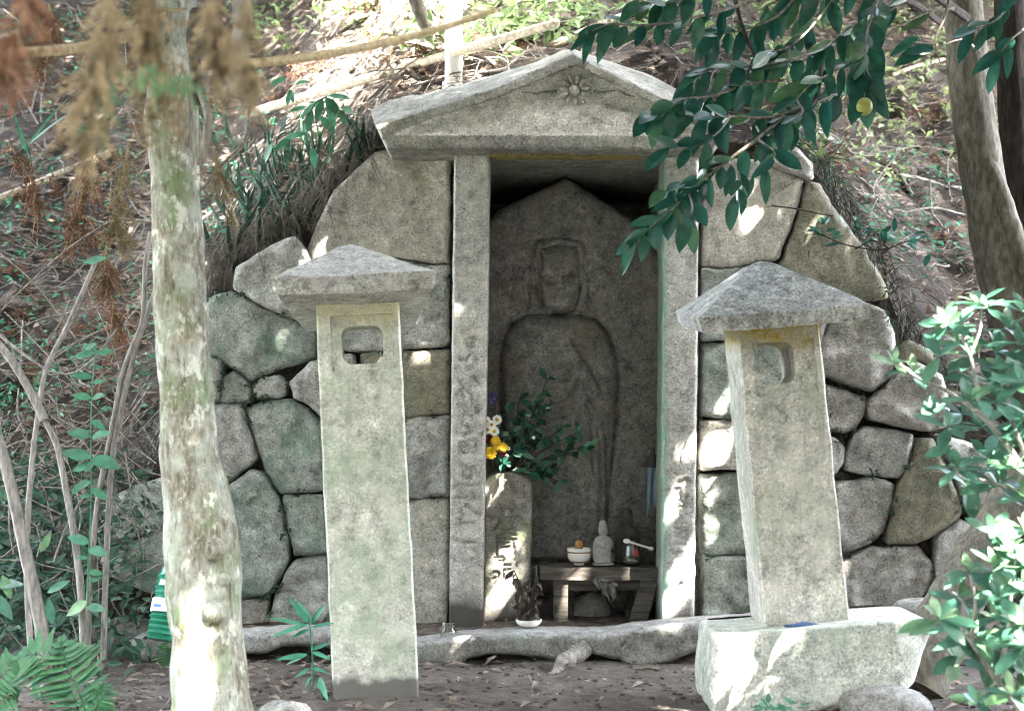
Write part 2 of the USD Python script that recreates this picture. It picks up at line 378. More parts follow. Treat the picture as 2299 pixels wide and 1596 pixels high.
M['tympanum'] = stone_look('gable_field_stone_look', (.56, .55, .515), (.42, .415, .39), [(PALE, 8.0, .52, .68, 3.8, .5), ((.25, .24, .21), 6.0, .58, .7, 5.9, .45)], bump=.8, dist=.008)
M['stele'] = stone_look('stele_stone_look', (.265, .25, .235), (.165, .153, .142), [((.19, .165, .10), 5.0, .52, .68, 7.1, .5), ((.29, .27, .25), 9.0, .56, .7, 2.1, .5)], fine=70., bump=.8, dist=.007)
M['shrine_right'] = stone_look('right_pillar_stone_look', (.54, .535, .505), (.38, .375, .355), [(OCHRE, 4.0, .58, .72, 6.2, .3), (PALE, 8.0, .52, .68, 3.8, .5), (TEAL, 3.0, .60, .72, 5.0, .3)], bump=.6, stain=((.12, .11, .10), .17, .05), bands=[('x', .728, .762, .012, (.16, .34, .25), .9)])
M['slab'] = stone_look('slab_stone_look', (.26, .25, .225), (.17, .165, .15), [(MOSS, 5.0, .52, .68, 3.6, .5), ((.36, .34, .30), 10.0, .58, .7, 1.1, .4)], bump=.6, stain=((.08, .075, .07), .16, .04))
M['lantern_left'] = stone_look('mossy_lantern_stone_look', (.68, .69, .62), (.52, .55, .47), [((.38, .48, .34), 4.5, .47, .63, 5.2, .6), ((.36, .37, .30), (22, 22, 1.6), .55, .68, 8.2, .55), ((.76, .76, .70), 9.0, .52, .68, 1.2, .65), ((.28, .38, .33), 3.0, .57, .7, 9.2, .4)], bump=.5, contrast=.7, stain=((.16, .155, .145), .085, .012), bands=[('z', 1.50, 3.0, .04, (.40, .36, .14), .6)])
M['lantern_right'] = stone_look('grey_lantern_stone_look', (.62, .61, .56), (.46, .46, .41), [((.30, .30, .25), (22, 22, 1.6), .54, .68, 4.4, .6), ((.36, .43, .32), 4.0, .50, .66, 2.2, .5), ((.62, .61, .55), 8.0, .52, .68, 7.2, .5), (OCHRE, 5.0, .6, .72, 3.7, .4)], bump=.6, contrast=.9, bands=[('z', 1.405, 3.0, .03, (.31, .23, .03), 1.0)])
M['cap_left'] = stone_look('pale_cap_stone_look', (.50, .49, .46), (.34, .34, .32), [((.30, .31, .22), 5.0, .55, .7, 6.2, .4), (PALE, 9.0, .5, .65, 2.2, .6)], bump=.9, dist=.008)
M['cap_right'] = stone_look('speckled_cap_stone_look', (.43, .43, .41), (.24, .25, .24), [((.62, .62, .58), 22.0, .53, .66, 6.6, .75), ((.17, .19, .17), 15.0, .56, .68, 1.6, .6)], bump=1.0, dist=.01, contrast=1.2)
M['block'] = stone_look('pale_block_stone_look', (.66, .67, .61), (.50, .53, .47), [((.34, .42, .33), 3.5, .50, .66, 1.9, .55), ((.72, .72, .66), 7.0, .52, .68, 4.2, .6)], bump=.8, dist=.01)
M['root'] = bark_look('weathered_root_look', (.27, .255, .225), (.15, .14, .12), stretch=(45, 45, 45), bump=.8)
M['kerb'] = stone_look('kerb_cement_look', (.33, .325, .31), (.21, .205, .195), [((.22, .28, .22), 4.0, .56, .7, 1.3, .5), ((.45, .44, .41), 7.0, .55, .7, 4.6, .5)], bump=.5, dist=.006)
M['lintel_moss'] = stone_look('yellow_moss_look', (.34, .29, .10), (.20, .17, .07), [((.42, .33, .10), 9.0, .5, .66, 2.5, .7), ((.16, .15, .10), 12.0, .55, .7, 3.5, .6)], bump=.5)
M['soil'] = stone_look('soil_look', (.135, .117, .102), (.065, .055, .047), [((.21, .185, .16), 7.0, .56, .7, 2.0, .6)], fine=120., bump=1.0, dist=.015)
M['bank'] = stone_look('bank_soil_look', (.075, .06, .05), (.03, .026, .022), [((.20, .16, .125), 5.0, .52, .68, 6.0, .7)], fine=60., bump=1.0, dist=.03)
M['wood'] = bark_look('old_wood_look', (.13, .115, .10), (.075, .068, .06), stretch=(6, 40, 60), bump=.5)
M['trunk'] = bark_look('lichened_bark_look', (.31, .30, .245), (.165, .155, .118), [((.42, .46, .40), 6.0, .46, .60, 6.3, .7), ((.40, .30, .17), 5.0, .60, .74, 4.9, .5), ((.15, .215, .10), 5.5, .50, .64, 2.3, .8), ((.58, .59, .52), (16, 16, 9), .56, .62, 8.1, .9), ((.08, .07, .05), (55, 55, 12), .57, .66, 3.1, .8), ((.50, .50, .44), (38, 38, 26), .56, .64, 5.1, .6)], stretch=(75, 75, 20), bump=1.0)
M['bark_grey'] = bark_look('grey_bark_look', (.22, .20, .165), (.12, .11, .09), [((.34, .34, .30), 9.0, .58, .7, 2.3, .6), ((.20, .19, .10), 5.0, .55, .7, 7.3, .5)], stretch=(40, 40, 12), bump=.6)
M['bark_dark'] = bark_look('dark_bark_look', (.07, .062, .055), (.035, .031, .028), stretch=(40, 40, 8))
M['stem'] = bark_look('grey_stem_look', (.33, .31, .285), (.20, .19, .175), stretch=(60, 60, 14), bump=.4)
M['twig'] = bark_look('dry_twig_look', (.31, .28, .25), (.15, .135, .118), stretch=(50, 50, 50), bump=.3)
M['bamboo'] = bark_look('pale_pole_look', (.62, .54, .42), (.44, .38, .29), stretch=(30, 30, 30), bump=.2)
M['branch'] = bark_look('tan_branch_look', (.36, .29, .17), (.22, .17, .10), stretch=(60, 60, 60), bump=.4)
M['leaf_dark'] = leaf_look('glossy_leaf_look', [(.009, .055, .040), (.016, .085, .062), (.012, .066, .036), (.024, .105, .07), (.05, .12, .04)], rough=.24, trans=.12, spec=.45)
M['leaf_bush'] = leaf_look('bush_leaf_look', [(.05, .155, .10), (.075, .19, .12), (.04, .125, .085), (.10, .20, .09)], rough=.35, trans=.22)
M['leaf_pale'] = leaf_look('young_leaf_look', [(.17, .31, .17), (.24, .36, .20), (.15, .29, .16)], rough=.45, trans=.3)
M['leaf_mid'] = leaf_look('vine_leaf_look', [(.045, .19, .11), (.07, .24, .13), (.04, .16, .09)], rough=.5, trans=.3)
M['leaf_lime'] = leaf_look('undergrowth_leaf_look', [(.13, .21, .08), (.22, .28, .12), (.10, .18, .09), (.34, .36, .20), (.30, .30, .14)], rough=.5, trans=.4)
M['fern'] = leaf_look('fern_leaf_look', [(.035, .13, .05), (.06, .18, .07), (.03, .11, .05)], rough=.55, trans=.3)
M['sasa'] = leaf_look('bamboo_grass_look', [(.05, .22, .14), (.07, .28, .18), (.04, .17, .11)], rough=.4, trans=.25)
M['crown'] = leaf_look('crown_leaf_look', [(.045, .075, .045), (.06, .09, .05), (.05, .065, .045)], rough=.6, trans=.05)
M['grass'] = leaf_look('bank_grass_look', [(.04, .035, .028), (.075, .062, .05), (.03, .045, .03), (.15, .125, .10), (.10, .085, .07)], rough=.7, trans=.1)
M['bank_green'] = leaf_look('bank_blade_look', [(.012, .045, .026), (.022, .065, .038), (.035, .06, .035)], rough=.6, trans=.2)
M['litter'] = leaf_look('fallen_leaf_look', [(.11, .09, .075), (.30, .26, .225), (.18, .14, .11), (.40, .365, .325), (.24, .20, .17), (.14, .11, .09)], rough=.7, trans=.12, spec=.25)
M['frond_red'] = leaf_look('red_dead_frond_look', [(.17, .085, .055), (.24, .13, .08), (.12, .065, .042)], rough=.75, trans=.25, spec=.2)
M['frond_tan'] = leaf_look('tan_dead_frond_look', [(.20, .15, .085), (.15, .115, .065), (.27, .21, .13), (.13, .15, .07)], rough=.75, trans=.25, spec=.2)
M['frond_green'] = leaf_look('green_frond_look', [(.06, .22, .10), (.09, .26, .13)], rough=.6, trans=.3, spec=.2)
M['white_china'] = plain_look('white_china_look', (.74, .73, .70), rough=.2, spec=.5, var=.05)
M['china_band'] = plain_look('brown_glaze_look', (.26, .15, .09), rough=.3, var=.2)
M['cork'] = plain_look('brown_stub_look', (.42, .22, .08), rough=.7, var=.35, scale=60.)
M['grey_stone'] = plain_look('figurine_stone_look', (.30, .29, .275), rough=.85, var=.3, scale=45.)
M['dark_stone'] = plain_look('dark_figurine_look', (.06, .056, .052), rough=.8, var=.3, scale=45.)
M['white_post'] = plain_look('white_post_look', (.82, .82, .80), rough=.6, var=.04)
M['green_plastic'] = plain_look('green_plastic_look', (.015, .17, .10), rough=.3, var=.15, spec=.5)
M['paper'] = plain_look('label_paper_look', (.70, .74, .78), rough=.6, var=.06)
M['blue_print'] = plain_look('blue_print_look', (.12, .24, .55), rough=.6, var=.1)
M['blue_cloth'] = plain_look('blue_grey_cloth_look', (.20, .28, .34), rough=.85, var=.2)
M['grey_cloth'] = plain_look('grey_cloth_look', (.20, .195, .185), rough=.9, var=.35, scale=50.)
M['blue_bag'] = plain_look('blue_plastic_look', (.05, .10, .20), rough=.35, var=.3)
M['red_label'] = plain_look('red_label_look', (.55, .08, .09), rough=.5, var=.15)
M['petal_white'] = plain_look('white_petal_look', (.80, .80, .74), rough=.6, var=.05)
M['petal_yellow'] = plain_look('yellow_petal_look', (.72, .46, .02), rough=.6, var=.12)
M['petal_red'] = plain_look('dark_red_petal_look', (.14, .012, .02), rough=.6, var=.2)
M['petal_violet'] = plain_look('violet_petal_look', (.10, .08, .24), rough=.6, var=.2)
M['flower_eye'] = plain_look('flower_eye_look', (.62, .42, .04), rough=.7, var=.1)
M['fruit'] = plain_look('green_yellow_fruit_look', (.29, .30, .07), rough=.35, var=.22, scale=14.)
M['withered'] = plain_look('withered_leaf_look', (.045, .036, .028), rough=.8, var=.4)
M['metal_dark'] = plain_look('dark_metal_look', (.05, .055, .06), rough=.5, var=.2)
M['glass'] = look('clear_glass_look', {'p': ('principled_bsdf', {'base_color': (.95, .97, .96), 'roughness': 0.03, 'transmission_weight': 1.0, 'ior': 1.45})}, [], 'p.BSDF')
# ---------------------------------------------------------------- the ground and the hillside
YW = 7.25                                        # depth of the bank's cut face behind the walls
_pu = [-900, -200, 100, 240, 345, 465, 530, 690, 760, 840, 1000, 1590, 1720, 1830, 1890, 1990, 2030, 2130, 2400, 3300]
_pv = [1330, 1330, 1300, 1185, 1060, 670, 600, 520, 430, 335, 318, 318, 322, 385, 490, 650, 755, 900, 1060, 1150]
_prof = P(_pu, _pv, YW)

def H(x, y):
    """Height of the hillside."""
    x, y = np.asarray(x, float), np.asarray(y, float)
    z0 = np.interp(x, _prof[:, 0], _prof[:, 2])
    q = np.stack([x, y, np.zeros_like(x)], -1)
    k = np.clip((y - YW) / .5, 0, 1)
    far = np.maximum(y - 15, 0)
    return z0 + .68 * (y - YW) - .30 * far + k * (.46 * noise3(q, 1.1, 3) + .30 * noise3(q, 3.2, 5))

def on_hill(u, v):
    ys = np.arange(YW + .02, 24, .02)
    p = P(u, v, ys)
    hit = np.nonzero(p[:, 2] <= H(p[:, 0], p[:, 1]))[0]
    return p[hit[0]] if len(hit) else p[-1]

def G(x, y):
    """Height of the trodden ground; the terrace behind the kerb is a step higher."""
    x, y = np.asarray(x, float), np.asarray(y, float)
    q = np.stack([x, y, np.zeros_like(x)], -1)
    s = np.clip((y - 6.66) / .12, 0, 1); s = s * s * (3 - 2 * s)
    near = np.exp(-((x / 6) ** 2 + ((y - 6) / 4) ** 2))
    return .105 * s + near * (.05 * noise3(q, 1.4, 8) + .03 * noise3(q, 7.0, 9)) * (1 - .6 * s)

def sheet(xs, ys, f, drop=None):
    X, Y = np.meshgrid(xs, ys)
    v = np.stack([X, Y, f(X, Y)], -1).reshape(-1, 3); n = len(xs)
    i, j = np.meshgrid(np.arange(len(ys) - 1), np.arange(n - 1), indexing='ij')
    q = np.stack([i * n + j, i * n + j + 1, (i + 1) * n + j + 1, (i + 1) * n + j], -1).reshape(-1, 4)
    if drop is not None: q = q[~drop(v[q].mean(1))]
    return v, q

gx = np.unique(np.concatenate([np.linspace(-40, -3, 24), np.arange(-3, 3, .045), np.linspace(3, 40, 24)]))
gy = np.unique(np.concatenate([np.linspace(-40, 4.4, 26), np.arange(4.4, 7.4, .045), np.linspace(7.4, 60, 16)]))
single('ground', sheet(gx, gy, G), M['soil'], None, None, smooth=True, kind='structure')

NX0, NX1, NY = -.36, .98, 8.30                     # the recess cut for the niche
hx = np.unique(np.concatenate([np.linspace(-40, -4, 20), np.arange(-4, NX0, .05), np.linspace(NX0, NX1, 24), np.arange(NX1 + .05, 4, .05), np.linspace(4, 40, 20)]))
hy = np.unique(np.concatenate([np.linspace(YW, NY, 18), np.arange(NY + .06, 13, .06), np.arange(13.2, 19, .25), np.linspace(19.5, 60, 16)]))
hv, hq = sheet(hx, hy, H, lambda c: (c[:, 0] > NX0) & (c[:, 0] < NX1) & (c[:, 1] < NY))
_e = np.vstack([hq[:, [k, (k + 1) % 4]] for k in range(4)]); _k = np.sort(_e, 1)
_, _i, _c = np.unique(_k[:, 0] * 10_000_000 + _k[:, 1], return_index=True, return_counts=True)
_b = _e[_i[_c == 1]]; _b = _b[(hv[_b][:, :, 1].max(1) < NY + .01) & (np.abs(hv[_b][:, :, 0]).max(1) < 39)]
_n = len(hv)
lv = []; lq = []
LV = 9                                            # the cut face of the bank, in courses, a little uneven
base = hv[_b[:, 0]], hv[_b[:, 1]]
for s in range(LV + 1):
    t = s / LV
    for e in (0, 1):
        w = base[e].copy(); w[:, 2] = w[:, 2] * (1 - t) - .15 * t
        if 0 < s < LV: w[:, 1] += .05 * noise3(w, 6, 2)
        lv.append(w)
m = len(_b)
for s in range(LV):
    a = _n + (2 * s) * m + np.arange(m); b = _n + (2 * s + 1) * m + np.arange(m)
    lq.append(np.stack([b, a, a + 2 * m, b + 2 * m], 1))
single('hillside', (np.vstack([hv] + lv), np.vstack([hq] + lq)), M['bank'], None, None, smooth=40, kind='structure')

# ---------------------------------------------------------------- the two rubble walls
WALL_L = [
 ('wall_warm', [(866,340),(1008,340),(1007,588),(960,584),(900,575),(840,580),(790,600),(715,600),(692,560),(715,500),(755,425),(800,385),(838,348)]),
 ('wall', [(735,612),(890,584),(960,594),(1007,596),(1008,776),(900,784),(780,786),(722,760),(712,690)]),
 ('wall', [(527,640),(533,600),(600,560),(660,530),(686,560),(700,606),(728,612),(706,690),(700,728),(640,704),(590,685),(530,650)]),
 ('wall_green', [(466,674),(520,654),(585,690),(645,712),(700,738),(710,770),(704,802),(640,822),(562,852),(530,828),(466,795)]),
 ('wall', [(572,880),(570,862),(595,846),(628,843),(643,858),(640,882),(620,893),(580,894)]),
 ('wall_green', [(492,900),(498,850),(528,836),(555,858),(564,880),(558,900),(520,906)]),
 ('wall', [(652,858),(700,812),(718,806),(790,795),(806,930),(730,950),(695,905),(662,892)]),
 ('wall_green', [(555,920),(600,899),(650,897),(692,920),(722,955),(726,1098),(680,1104),(632,1106),(600,1060),(575,985)]),
 ('wall', [(468,907),(543,909),(556,960),(574,1028),(556,1046),(500,1090),(466,1062)]),
 ('wall_green', [(497,1104),(562,1056),(592,1064),(622,1120),(648,1216),(644,1262),(606,1332),(540,1345),(502,1322),(478,1200)]),
 ('wall_green', [(638,1114),(728,1112),(732,1240),(665,1246),(648,1200)]),
 ('wall', [(622,1330),(662,1256),(735,1248),(745,1395),(660,1405),(606,1397)]),
 ('wall_olive', [(812,795),(900,790),(1008,786),(1008,928),(960,931),(905,937),(816,938)]),
 ('wall', [(818,944),(905,943),(960,936),(1008,934),(1008,1111),(915,1117),(818,1114)]),
 ('wall_warm', [(820,1122),(915,1124),(1008,1119),(1004,1398),(930,1405),(820,1405)]),
 ('wall_green', [(214,1200),(240,1130),(300,1090),(420,1062),(478,1098),(470,1140),(360,1178),(280,1213),(226,1224)]),
 ('wall_green', [(236,1236),(286,1223),(366,1184),(468,1148),(480,1322),(420,1342),(350,1332),(262,1300),(226,1262)]),
 ('wall_green', [(385,1083),(388,1000),(415,952),(462,910),(464,1060),(488,1096),(425,1058)]),
 ('wall', [(388,975),(400,900),(462,795),(496,812),(488,898),(464,904),(400,945)]),
 ('wall', [(408,848),(432,722),(460,676),(462,785)]),
 ('wall_brown', [(490,1352),(600,1344),(596,1400),(556,1412),(488,1405)]),
]
WALL_R = [
 ('wall_warm', [(1578,470),(1582,392),(1650,358),(1700,360),(1740,378),(1803,405),(1798,430),(1775,510),(1745,580),(1690,590),(1640,598),(1580,598)]),
 ('wall_brown', [(1716,347),(1745,322),(1790,336),(1824,366),(1826,400),(1800,396),(1740,371)]),
 ('wall_olive', [(1813,411),(1840,418),(1882,482),(1940,560),(1988,648),(1990,668),(1945,672),(1905,688),(1850,698),(1795,645),(1752,592),(1764,575),(1786,510)]),
 ('wall_green', [(1578,606),(1640,604),(1700,597),(1745,640),(1770,690),(1740,738),(1650,762),(1578,764)]),
 ('wall_green', [(1578,774),(1650,772),(1770,752),(1785,800),(1822,812),(1835,850),(1770,925),(1650,938),(1578,934)]),
 ('wall', [(1782,704),(1850,702),(1862,696),(1836,780),(1826,800),(1795,790)]),
 ('wall_brown', [(1870,722),(1887,702),(1950,680),(1985,700),(2006,750),(2011,800),(2000,832),(1988,855),(1960,878),(1925,868),(1870,848),(1838,838),(1842,768)]),
 ('wall_brown', [(1848,863),(1900,876),(1943,896),(1938,930),(1920,960),(1895,970),(1858,963),(1846,920)]),
 ('wall_brown', [(1960,894),(1990,870),(2016,838),(2060,815),(2112,842),(2132,910),(2120,958),(2090,966),(2010,953),(1956,938),(1949,914)]),
 ('wall_olive', [(2022,800),(2040,765),(2090,790),(2112,826),(2062,806),(2030,822)]),
 ('wall', [(1906,1008),(1921,976),(1946,957),(2000,963),(2047,976),(2050,1000),(2034,1054),(2018,1073),(1985,1069),(1902,1054),(1897,1038)]),
 ('wall_brown', [(1855,977),(1878,986),(1897,1006),(1889,1043),(1872,1064),(1856,1060)]),
 ('wall_brown', [(1868,1086),(1960,1077),(1985,1077),(2006,1091),(1999,1140),(1983,1194),(1960,1213),(1884,1248),(1866,1180)]),
 ('wall_olive', [(2022,1085),(2051,1032),(2060,986),(2094,986),(2130,1060),(2158,1140),(2153,1164),(2110,1193),(2060,1218),(1994,1220),(2007,1150)]),
 ('wall_brown', [(1884,1260),(1960,1226),(1990,1231),(2058,1227),(2088,1260),(2093,1312),(2068,1337),(1990,1366),(1890,1378)]),
 ('wall', [(2106,1205),(2160,1168),(2203,1182),(2220,1212),(2198,1270),(2170,1322),(2108,1328),(2102,1270)]),
 ('wall', [(2110,975),(2190,1000),(2262,1080),(2285,1200),(2212,1172),(2166,1140),(2138,1052)]),
 ('wall_warm', [(1575,946),(1690,940),(1698,1050),(1575,1054)]),
 ('wall_green', [(1573,1066),(1698,1062),(1702,1240),(1582,1247),(1574,1200)]),
 ('wall_green', [(1579,1254),(1704,1250),(1712,1395),(1581,1396)]),
 ('wall', [(1705,944),(1770,932),(1838,872),(1848,960),(1850,1064),(1860,1090),(1874,1250),(1714,1246),(1706,1060)]),
 ('wall', [(1716,1256),(1874,1260),(1882,1380),(1722,1395)]),
]

def wall(stones, label, seed, loc):
    t = thing('retaining_wall', label, 'wall', loc)
    for i, (mat, poly) in enumerate(stones):
        r = random.Random(seed + i)
        area = shapely.Polygon(poly).area; c = shapely.Polygon(poly).centroid
        tu, tv, off = r.uniform(-.00012, .00012), r.uniform(-.00010, .00010), r.uniform(-.015, .02)
        yf = lambda u, v: 7.155 + off + tu * (u - c.x) + tv * (v - c.y)
        dressed = mat == 'wall_warm' or mat == 'wall_olive'
        poly = list(shapely.Polygon(poly).buffer(3.0, join_style='mitre').exterior.coords)[:-1]
        m = relief(poly, yf, 7.42, res=6.0 if area < 9000 else 8.0, rnd=4 if area > 4000 else 8, R_=6 if dressed else 7, bulge=.022 if dressed else .028,
                   rough=.024 if dressed else .060, rfreq=1 / 46., seed=seed + i, wob=5.0, closed=False)
        part(t, 'stone', m, M[mat], smooth=50)
wall(WALL_L, 'rubble retaining wall of greenish grey fitted stones, behind the lantern with the mossy pale shaft', 100, (-1.1, 7.2, .05))
wall(WALL_R, 'rubble retaining wall of brownish grey fitted stones, behind the lantern that stands on the pale block', 200, (1.6, 7.2, .05))

# ---------------------------------------------------------------- the stone shrine
S = thing('stone_shrine', 'pale stone shrine with a gabled roof slab on two inscribed pillars, set in the wall', 'shrine', (.31, 7.1, .1))

def pillar(poly, y, lines, seed, gw=3.6, gd=.020):
    g = grooves(lines, gw, gd)
    return relief(poly, lambda u, v: y + g(u, v), y + .27, res=4.0, rnd=2, R_=5, bulge=.010, rough=.004, rfreq=1 / 22., seed=seed, wob=1.6)
# carved signs on the left pillar, stroke by stroke as far as they can be read
k = lambda pts: [(997 + .2138 * x, 700.6 + .2138 * y) for x, y in pts]
q = lambda pts: [(997 + .2364 * x, 1024 + .2364 * y) for x, y in pts]
left_lines = [k([(290,90),(285,150),(250,190),(200,215)]), k([(320,255),(255,275)]), k([(225,315),(300,355)]), k([(285,440),(235,500)]), k([(165,495),(220,505)]),
              k([(330,500),(320,545),(260,585)]), k([(320,690),(360,750)]), k([(165,720),(205,780)]), k([(170,830),(210,900)]), k([(260,840),(330,880)]), k([(160,970),(235,965)]),
              k([(230,1030),(215,1060),(260,1085),(300,1060),(290,1010)]), k([(330,990),(370,1010),(365,1050),(330,1085)]), k([(290,900),(300,990)]), k([(195,1090),(190,1160)]),
              k([(180,1270),(230,1285),(290,1260)]), k([(395,1280),(410,1250)]), k([(240,1190),(280,1230)]),
              k([(190,1370),(260,1350),(350,1350),(345,1490)]), k([(170,1380),(180,1490)]), k([(240,1390),(250,1470)]), k([(200,1425),(300,1425)]), k([(190,1480),(330,1485)]),
              q([(150,80),(210,110),(265,120),(265,180),(230,215),(185,200),(180,150)]), q([(120,275),(330,275)]), q([(120,390),(190,405),(265,365)]), q([(215,465),(280,520),(340,555)]),
              q([(140,640),(270,635)]), q([(60,790),(200,815),(310,815)]), q([(75,950),(110,990)]), q([(140,990),(210,1005),(270,980)]), q([(250,880),(290,920)]), q([(160,470),(180,560),(150,600)])]
part(S, 'pillar', pillar([(1020,333),(1100,333),(1096,700),(1088,1100),(1083,1412),(1008,1412),(1012,1000),(1016,650)], 7.0, left_lines, 31), M['shrine'], smooth=45,
     label='inscribed pillar beside the flowers')
q = lambda pts: [(1472.7 + .2138 * x, 987.8 + .2138 * y) for x, y in pts]
right_lines = [q([(205,520),(240,510)]), q([(250,560),(260,640),(330,670)]), q([(330,600),(310,660)]), q([(240,700),(310,690)]), q([(270,770),(280,850)]), q([(215,930),(330,940)]),
               q([(210,880),(300,870)]), q([(215,1000),(310,1030)]), q([(220,1080),(300,1100)]), q([(215,1190),(260,1180)]), q([(180,1550),(265,1500)]), q([(240,450),(320,410)]), q([(230,640),(250,800)])]
part(S, 'pillar', pillar([(1491,338),(1568,338),(1566,800),(1562,1100),(1559,1405),(1484,1405),(1486,1100),(1489,700)], 6.98, right_lines, 32), M['shrine_right'], smooth=45,
     label='pillar with a green streak on its inner edge')

# gabled roof slab: bevelled rake, raking band, tympanum, fascia
roof = [(868,333),(846,290),(836,262),(832,249),(877,223),(944,213),(1038,189),(1122,166),(1200,140),(1262,114),(1290,112),(1325,124),(1381,143),(1449,165),(1516,199),(1580,232),(1640,262),(1648,276),(1604,341)]
arris_u, arris_v = [830, 944, 1038, 1122, 1286, 1482, 1650], [292, 250, 221, 194, 121, 218, 296]
inner_u, inner_v = [830, 960, 1122, 1292, 1467, 1650], [322, 268, 217, 146, 232, 330]
def roof_y(u, v):
    a, b = np.interp(u, arris_u, arris_v), np.interp(u, inner_u, inner_v)
    bevel = np.clip((a - v) / np.maximum(a - np.interp(u, [x for x, _ in roof[3:17]], [y for _, y in roof[3:17]]), 8), 0, 1.15)
    tym = np.clip((v - b) / 5.0, 0, 1) * np.clip((306 - v) / 6.0, 0, 1) * np.clip((u - 885) / 60, 0, 1) * np.clip((1645 - u) / 60, 0, 1)
    lean = .016 + .06 * np.clip((304 - v) / 140, 0, 1)
    return 6.82 + .30 * bevel + tym * lean
def roof_mask(u, v):
    return ((v > np.interp(u, inner_u, inner_v) + 2) & (v < 304) & (u > 884) & (u < 1640)).astype(int)
slab_, tym_ = relief(roof, roof_y, 8.45, res=4.5, rnd=4, R_=5, bulge=.01, rough=.010, rfreq=1 / 26., seed=41, wob=2.5, mask=roof_mask)
part(S, 'roof_slab', slab_, M['roof'], smooth=38)
part(S, 'tympanum', tym_, M['tympanum'], smooth=38, label='pale carved gable field')
# flower in relief with a boss, petals and two tendrils
fc = P(1290, 203, 6.86); pxs = px(6.86)
bits = [trimesh.creation.icosphere(2, 1.0)]
bits[0].apply_scale([13 * pxs, .032, 13 * pxs]); bits[0].apply_translation(fc)
for i in range(11):
    a = 2 * math.pi * i / 11 + .2
    s = trimesh.creation.icosphere(2, 1.0); s.apply_scale([11 * pxs, .021, 5.6 * pxs])
    s.apply_transform(trimesh.transformations.rotation_matrix(-a, [0, 1, 0])); s.apply_translation(fc + np.array([math.cos(a) * 26 * pxs, 0, math.sin(a) * 26 * pxs]))
    bits.append(s)
ms = [(b.vertices, b.faces) for b in bits]
fl = part(S, 'flower_carving', (roughen(join(ms)[0], .0025, 30, 4), join(ms)[1]), M['tympanum'], smooth=True)
for pts in ([(1332,206),(1360,208),(1388,204),(1420,213),(1375,236)], [(1388,204),(1412,216),(1440,214)], [(1250,206),(1215,208),(1205,214)], [(1205,212),(1180,208),(1165,213)]):
    c = smooth_path([P(u, v, 6.868 - .0 * u) for u, v in pts], 14)
    part(S, 'tendril_carving', tube(c, np.linspace(3.4, 1.8, 14) * pxs, 7), M['roof'], smooth=True)
# mossy underside edge, side slabs, back slab and sill of the niche
b0, b1 = P(1098, 338, 6.96), P(1492, 342, 6.96)
m = manifold3d.Manifold.cube([b1[0] - b0[0] - .006, .12, .05]).translate([b0[0] + .003, 6.93, b0[2] - .03])
part(S, 'lintel', solid(m, .05, .004, 9, 3), M['lintel_moss'], smooth=40)
for x0, x1 in ((-.345, -.155), (.775, .965)):
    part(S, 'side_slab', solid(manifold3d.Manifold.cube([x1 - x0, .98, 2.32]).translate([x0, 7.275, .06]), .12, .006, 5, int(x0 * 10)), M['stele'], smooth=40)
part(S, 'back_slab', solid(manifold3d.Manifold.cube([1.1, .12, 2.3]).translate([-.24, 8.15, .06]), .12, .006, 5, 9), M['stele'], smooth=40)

# ---------------------------------------------------------------- carved standing figure on its stele
body = [(1184,706),(1148,726),(1132,758),(1125,800),(1123,870),(1126,960),(1140,1100),(1150,1260),(1360,1260),(1372,1075),(1380,978),(1388,910),(1391,843),(1384,798),(1367,747),(1339,716),(1300,706),(1250,708),(1210,706)]
head = [(1212,560),(1206,620),(1210,660),(1222,690),(1240,704),(1262,706),(1284,700),(1298,676),(1303,640),(1302,590),(1296,556),(1255,548)]
hood = [(1204,541),(1195,560),(1190,610),(1186,696),(1322,696),(1323,610),(1316,560),(1306,541),(1258,532)]
f_body, f_head, f_hood = inside(body, 30), inside(head, 26), inside(hood, 12)
g_out = grooves([body + [body[0]]], 5.2, .036)
g_hood = grooves([hood + [hood[0]], head + [head[0]], [(1199,560),(1199,694)], [(1312,560),(1312,694)], [(1221,650),(1214,690)], [(1292,655),(1302,690)]], 3.0, .013)
g_fold = grooves([[(1300,789),(1322,822),(1340,850),(1351,880)], [(1263,816),(1280,819),(1297,830)], [(1297,853),(1292,870),(1280,885),(1255,903),(1223,914)], [(1310,870),(1322,892),(1334,912)],
                  [(1206,941),(1240,944),(1267,940)], [(1356,951),(1362,1000),(1364,1080),(1362,1180)], [(1344,960),(1350,1060),(1348,1180)], [(1372,930),(1366,1000)], [(1281,828),(1283,840),(1276,852),(1262,854),(1252,846)],
                  [(1290,775),(1284,762)], [(1318,900),(1330,960),(1334,1060)]], 3.2, .030)
g_chin = grooves([[(1209,640),(1213,668),(1223,690),(1241,704),(1262,707),(1284,700),(1298,676),(1303,640)]], 4.5, .030)
g_face = grooves([[(1222,631),(1234,634),(1246,633)], [(1265,633),(1278,634),(1292,631)], [(1241,662),(1256,665),(1272,661)], [(1250,648),(1257,651),(1265,648)], [(1220,618),(1246,620)], [(1266,620),(1294,617)]], 2.6, .022)
nose = inside([(1251,622),(1247,648),(1266,648),(1262,622)], 6)
hand = inside([(1253,826),(1270,822),(1282,832),(1282,846),(1266,854),(1252,844)], 8)
chest = lambda u, v: .03 * np.exp(-(((u - 1255) / 95) ** 2 + ((v - 840) / 120) ** 2))
def stele_y(u, v):
    k = 7.56 + g_out(u, v) - .030 * f_body(u, v) - .016 * f_hood(u, v) - .050 * f_head(u, v) + g_hood(u, v) + g_fold(u, v) + g_face(u, v) + g_chin(u, v) - .011 * nose(u, v) - .012 * hand(u, v) - chest(u, v) * f_body(u, v)
    return k
